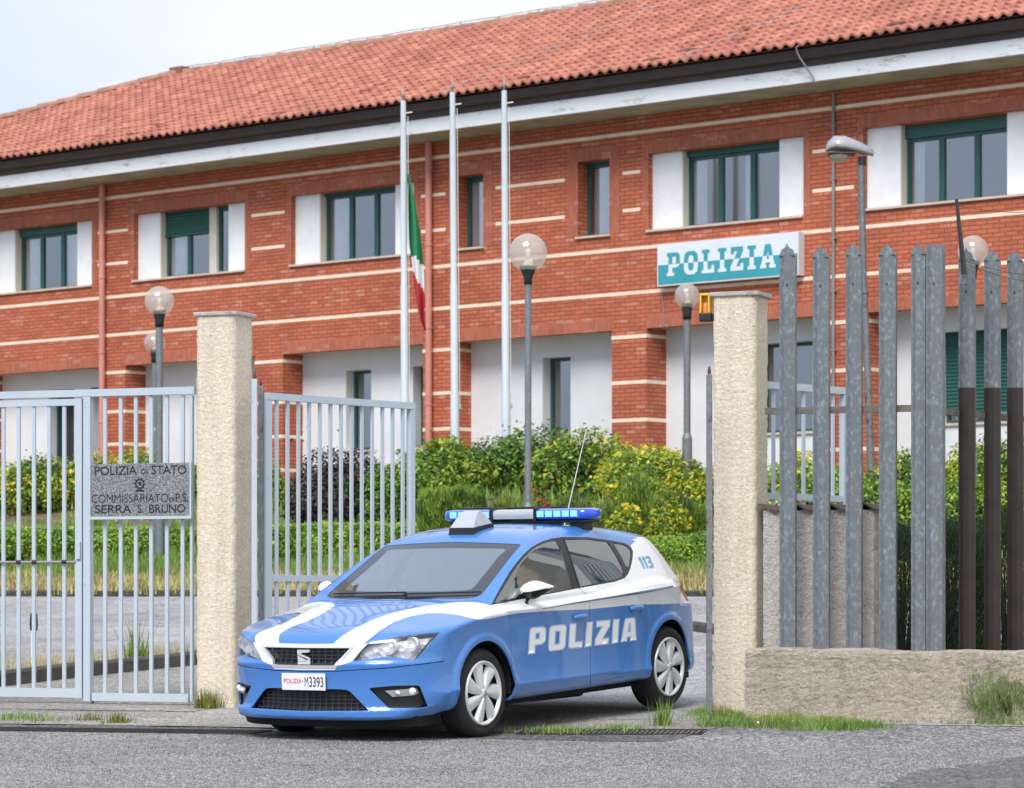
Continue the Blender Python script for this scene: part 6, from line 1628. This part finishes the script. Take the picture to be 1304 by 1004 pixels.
# ---- wheels
def wheel(xc,sd,spin):
    R=.316; yo=.868; r0=empty('wheel',(xc,sd*0,R)); r0.parent=car
    T=lambda x,y,z:(x,sd*y,z)
    m=MB(); prof=[(.222,yo-.012),(.236,yo-.004),(.266,yo+.004),(.290,yo-.004),(.308,yo-.022),(.316,yo-.05),(.317,yo-.10),(.316,yo-.16),(.306,yo-.19),(.27,yo-.205),(.222,yo-.20)]
    m.lathe(prof,0,0,0,56,axis='y',T=T); 
    for a in (.035,.07,.105,.14):
        pass
    m.build('tyre','rubber',r0)
    m=MB()
    # rim ring + dished backing
    m.lathe([(.227,yo-.010),(.225,yo+.004),(.217,yo+.007),(.206,yo-.004),(.201,yo-.016)],0,0,0,56,mi=0,axis='y',T=T)
    # hub
    m.lathe([(.0,yo+.012),(.026,yo+.011),(.034,yo+.006),(.040,yo-.004),(.05,yo-.02)],0,0,0,28,mi=0,axis='y',T=T)
    nb=7
    for k in range(nb):
        a0=2*math.pi*k/nb+spin
        rr=np.linspace(.032,.212,10); vs=[];W_=7
        for i,r in enumerate(rr):
            f=(r-.032)/.18; ca=a0+.16*f*sd; hwid=(.22 if f<.05 else 0)+ (.36*(1-f)+.275*f if True else 0); q_=np.clip((f-.12)/.88,0,1); hwid=.47-.19*q_**.7
            hwid=float(hwid)
            for j in range(W_):
                g=(j/(W_-1)-.5)*2; ang=ca+g*hwid; dome=.008-.014*f+.012*(1-abs(g-.25*sd))*(.3+.7*f); edge=-.018 if j in (0,W_-1) else 0
                vs.append(T(r*math.cos(ang),yo-.004+dome+edge,r*math.sin(ang)))
        m.add(vs,[(i*W_+j,i*W_+j+1,(i+1)*W_+j+1,(i+1)*W_+j) for i in range(9) for j in range(W_-1)],0,False)
    m.build('wheel_cover','cover_silver',r0)
    m=MB(); m.lathe([(.0,yo-.045),(.12,yo-.045),(.224,yo-.03),(.224,yo-.19)],0,0,0,40,axis='y',T=T); m.build('rim','dark_steel',r0)
    m=MB(); m.lathe([(0,yo+.0135),(.021,yo+.0125),(.022,yo+.011)],0,0,0,20,axis='y',T=T); m.build('centre_cap','lamp_grey',r0)
    return r0
for xc,sp in ((0.,.32),(-2.636,.9)):
    for sd in (1,-1): wheel(xc,sd,sp)
# tyre tread grooves
# ---- light bar
bx=-1.95; roofz=float(cf.__globals__['tb']('roof',bx)); cb=un(662,656,0,bx)
zb0,zb1=un(640,663.0,0,bx)[2],un(640,648.5,0,bx)[2]; yl,yr=un(757.5,656,0,bx)[1],un(566,656,0,bx)[1]; hy=(yl-yr)/2; 
lb=empty('light_bar',(bx,0,0)); lb.parent=car
def capsule(m,y0,y1,z0,z1,hx,round0=False,round1=False,mi=0,seg=18):
    ys=list(np.linspace(y0,y1,14)); vs=[]
    for y in ys:
        s=1.
        if round1 and y>y1-.10: s=math.sqrt(max(.02,1-((y-(y1-.10))/.10)**2))
        if round0 and y<y0+.10: s=math.sqrt(max(.02,1-(((y0+.10)-y)/.10)**2))
        for j in range(seg):
            a=2*math.pi*j/seg; ca,sa=math.cos(a),math.sin(a); ex=.55
            px=hx*s*abs(ca)**ex*(1 if ca>0 else -1); pz=(z1-z0)/2*abs(sa)**ex*(1 if sa>0 else -1)*(.55+.45*s)
            vs.append((px,y,(z0+z1)/2+pz-(z1-z0)*.0))
    n=len(ys); m.add(vs,[(i*seg+j,(i+1)*seg+j,(i+1)*seg+(j+1)%seg,i*seg+(j+1)%seg) for i in range(n-1) for j in range(seg)],mi,True)
    m.add(vs[:seg],[tuple(range(seg))],mi); m.add(vs[-seg:],[tuple(range(seg))[::-1]],mi)
hy=max(.5,hy); q=un(690,656,0,bx)[1]; q2=un(583,656,0,bx)[1]
for s_ in (1,-1):
    m=MB(); capsule(m,.20 if s_>0 else -hy,hy if s_>0 else -.20,zb0,zb1,.135,s_<0,s_>0); m.build('blue_lens','blue_lens',lb)
    m=MB()
    for k in range(5):
        c=(.245+k*.074)*s_; m.box((.1365,c-.031,zb0+.024),(.1405,c+.031,zb1-.016),bev=.002)
    m.build('led_modules','blue_led',lb)
    m=MB(); m.box((-.14,.196*s_-.012,zb0-.004),(.143,.196*s_+.012,zb1+.004),bev=.004); m.build('divider','trim_black',lb)
m=MB(); capsule(m,-.184,.184,zb0+.002,zb1-.002,.130); m.build('centre_lens','grey_lens',lb)
m=MB(); m.box((.128,-.18,zb0+.012),(.134,.18,zb0+.040),bev=.002); m.build('speaker_grille','lamp_grey',lb)
m=MB(); m.box((-.17,-hy*.97,zb1-.006),(-.10,hy*.45,zb1+.012),bev=.005); m.box((-.12,-hy*.90,zb0-.022),(.10,hy*.90,zb0-.001),bev=.006)
for s_ in (1,-1): m.box((-.08,s_*.52-.06,roofz-.06),(.07,s_*.52+.06,zb0-.015),bev=.012)
m.box((-.10,-.30,roofz-.02),(.09,.30,zb0-.012),bev=.01); m.build('base','trim_black',lb)
# forward arch (illuminated fin) along the centre line
fa=un(587,682,1,0); f0=np.array([fa[0]-bx,0,fa[2]-.01]); 
arc=cat_rom([(f0[0]+.0,f0[2]),(f0[0]-.05,f0[2]+.06),(f0[0]-.12,zb1-.02),(f0[0]-.17,zb1+.002),(f0[0]-.22,zb1-.002),(f0[0]-.28,zb1-.05),(f0[0]-.36,zb0-.02)],5)
def archmesh(m,lo,hi,w0,zshift=0):
    vs=[];n=len(arc)
    for i,(x,z) in enumerate(arc):
        f=i/(n-1); zb_=tb('roof',x+bx)-.012; zl=zb_+(z-zb_)*lo; zh=zb_+(z-zb_)*hi; w=w0*(1-.25*f)
        for a,b in ((-w,zl),(-w*.86,zl+(zh-zl)*.6),(-w*.45,zh),(w*.45,zh),(w*.86,zl+(zh-zl)*.6),(w,zl)): vs.append((x,a,b))
    m.add(vs,[(i*6+j,(i+1)*6+j,(i+1)*6+j+1,i*6+j+1) for i in range(n-1) for j in range(5)],0,False); m.add(vs[:6],[tuple(range(6))])
xf=f0[0]; zr=tb('roof',xf+bx)-.015; zr2=tb('roof',xf-.28+bx)-.02
def finprism(poly,w0,w1,name,mat):
    m=MB(); zs=[p[1] for p in poly]; za,zc_=min(zs),max(zs); n=len(poly); vs=[]
    for s_ in (-1,1):
        for (x_,z_) in poly: vs.append((x_,s_*(w0+(w1-w0)*(z_-za)/(zc_-za)),z_))
    m.add(vs,[tuple(range(n))[::-1],tuple(range(n,2*n))]+[(i,(i+1)%n,n+(i+1)%n,n+i) for i in range(n)]); return m.build(name,mat,lb)
finprism([(xf,zr),(xf-.014,zr+.058),(xf-.28,zr2+.048),(xf-.29,zr2)],.112,.106,'fin_base','trim_black')
finprism([(xf-.016,zr+.059),(xf-.05,zr+.098),(xf-.10,zb1-.028),(xf-.135,zb1-.004),(xf-.17,zb1+.002),(xf-.20,zb1-.010),(xf-.24,zb1-.05),(xf-.275,zr2+.049)],.104,.070,'fin_lens','white_lens')
# aerial
m=MB(); a0=un(716,650,1,.0); a0=np.array([-2.55,.0,tb('roof',-2.55)-.004]); 
ua,va=cpx(a0); tip=un(747,546,0,a0[0]-.10); m.tube([tuple(a0),tuple(tip)],[.005,.003],6); an=m.build('aerial','lamp_white',car)
m=MB(); m.lathe([(.03,0),(.028,.012),(.01,.03),(0,.03)],a0[0],a0[1],a0[2],14); m.build('aerial_base','trim_black',an); m=MB(); m.tube([tuple(tip),tuple(tip+np.array([0,0,.012]))],.005,6); m.build('aerial_tip','trim_black',an)
# ---- wipers, cowl
m=MB()
for y0,y1,xx in ((.05,.66,-.26),(-.60,.055,-.26)):
    pts=[]
    for k in range(8):
        y=y0+(y1-y0)*k/7; zz_=.99+.012*k/7; h=BV.ray_cast(Vector((1.5,y,zz_)),Vector((-1,0,0)))[0]; pts.append((h.x+.012,h.y,h.z+.006))
    m.tube(pts,.006,6)
m.build('wipers','trim_black',car)
# ---- interior
def seat(x,y,name='seat'):
    m=MB(); m.box((x-.25,y-.24,.30),(x+.25,y+.24,.55),bev=.05); 
    T=lambda a,b,c:(x-.22+(a)*1-(c-.5)*.32,y+b,c); m.box((-.07,-.23,.5),(.07,.23,1.12),T=T,bev=.05); m.box((-.05,-.13,1.14),(.05,.13,1.32),T=T,bev=.04); m.build(name,'seat_dark',car)
seat(-1.15,.37); seat(-1.15,-.37)
m=MB(); m.box((-2.5,-.62,.30),(-2.0,.62,.58),bev=.05); T=lambda a,b,c:(-2.4+a-(c-.5)*.4,b,c); m.box((-.08,-.6,.5),(.08,.6,1.1),T=T,bev=.06)
for y in (-.36,.36): m.box((-.05,y-.13,1.1),(.05,y+.13,1.25),T=T,bev=.04)
m.build('rear_seat','seat_dark',car)
m=MB(); m.box((-.75,-.70,.60),(-.38,.70,.90),bev=.05); m.box((-.6,-.68,.80),(-.36,.68,.935),bev=.03); m.build('dashboard','dash_dark',car)
m=MB(); pts=[(-.86+.04*math.sin(t)*0+.08*math.cos(t)*.3,.37+.18*math.sin(t),.86+.175*math.cos(t)) for t in np.linspace(0,2*math.pi,25)]; m.tube(pts,.014,8,caps=False); m.tube([(-.86,.20,.86),(-.86,.54,.86)],.012,6); m.tube([(-.86,.37,.86),(-.7,.37,.80)],.03,8); m.build('steering_wheel','dash_dark',car)
m=MB(); h=BV.ray_cast(Vector((-.75,0,2)),Vector((0,0,-1)))[0]; m.box((-.98,-.11,1.24),(-.95,.11,1.30),bev=.01); m.build('rear_view_mirror','dash_dark',car)
bmc.free()
# ------------------------------------------------------------------ light, sky, camera
w=bpy.data.worlds.new('World'); SC.world=w; w.use_nodes=True; nt=w.node_tree; N=NB(nt); bg=nt.nodes['Background']
SUN_EL,SUN_AZ=R_(48),R_(198)      # high soft sun behind the photographer, to the left
sky=N.n('TexSky'); sky.sky_type='NISHITA'; sky.sun_disc=False; sky.sun_elevation=SUN_EL; sky.sun_rotation=SUN_AZ; sky.dust_density=3.5; sky.air_density=1.0; sky.ozone_density=1.5
tc=N.n('TexCoord'); mp=N.n('Mapping'); mp.inputs['Scale'].default_value=(1,1,2.2); N.l(tc.outputs['Generated'],mp.inputs[0])
cl_=N.noise(mp.outputs[0],1.5,6,.55,.3); f=N.ramp(cl_,[(.30,(.62,.62,.62)),(.58,(1,1,1))])
sep=N.n('SeparateXYZ'); N.l(tc.outputs['Generated'],sep.inputs[0])
# clear blue-ish patch low on the left
ff=N.math('ADD',cl_,N.math('MULTIPLY',sep.outputs['X'],1.5)); g2=N.ramp(ff,[(.28,(0,0,0)),(.52,(1,1,1))])
cc=N.mix(g2,(5.9,7.0,9.2),(8.8,9.1,9.5))
mx=N.mix(N.ramp(cl_,[(.2,(.8,.8,.8)),(.5,(1,1,1))]),sky.outputs[0],cc)
N.l(mx,bg.inputs['Color']); bg.inputs['Strength'].default_value=.088
sl=bpy.data.lights.new('sun','SUN'); sl.energy=2.6; sl.angle=R_(28); sl.color=(1,.96,.90); so=bpy.data.objects.new('sun',sl); COL.objects.link(so)
dv=Vector((math.sin(SUN_AZ)*math.cos(SUN_EL),math.cos(SUN_AZ)*math.cos(SUN_EL),math.sin(SUN_EL))); so.rotation_euler=dv.to_track_quat('Z','Y').to_euler(); so.location=dv*50
cam=bpy.data.cameras.new('camera'); co=bpy.data.objects.new('camera',cam); COL.objects.link(co); SC.camera=co
co.location=(0,0,CH); co.rotation_euler=(R_(90),0,0); cam.sensor_width=36; cam.lens=36*FPX/1304; cam.shift_x=0; cam.shift_y=(VH-502)/1304; cam.clip_end=3000; cam.clip_start=.5
cam.dof.use_dof=True; cam.dof.focus_distance=22.6; cam.dof.aperture_fstop=5.6
SC.view_settings.view_transform='Standard'; SC.view_settings.look='None'; SC.view_settings.exposure=0.36; SC.view_settings.gamma=1
SC.render.resolution_x=1024; SC.render.resolution_y=788
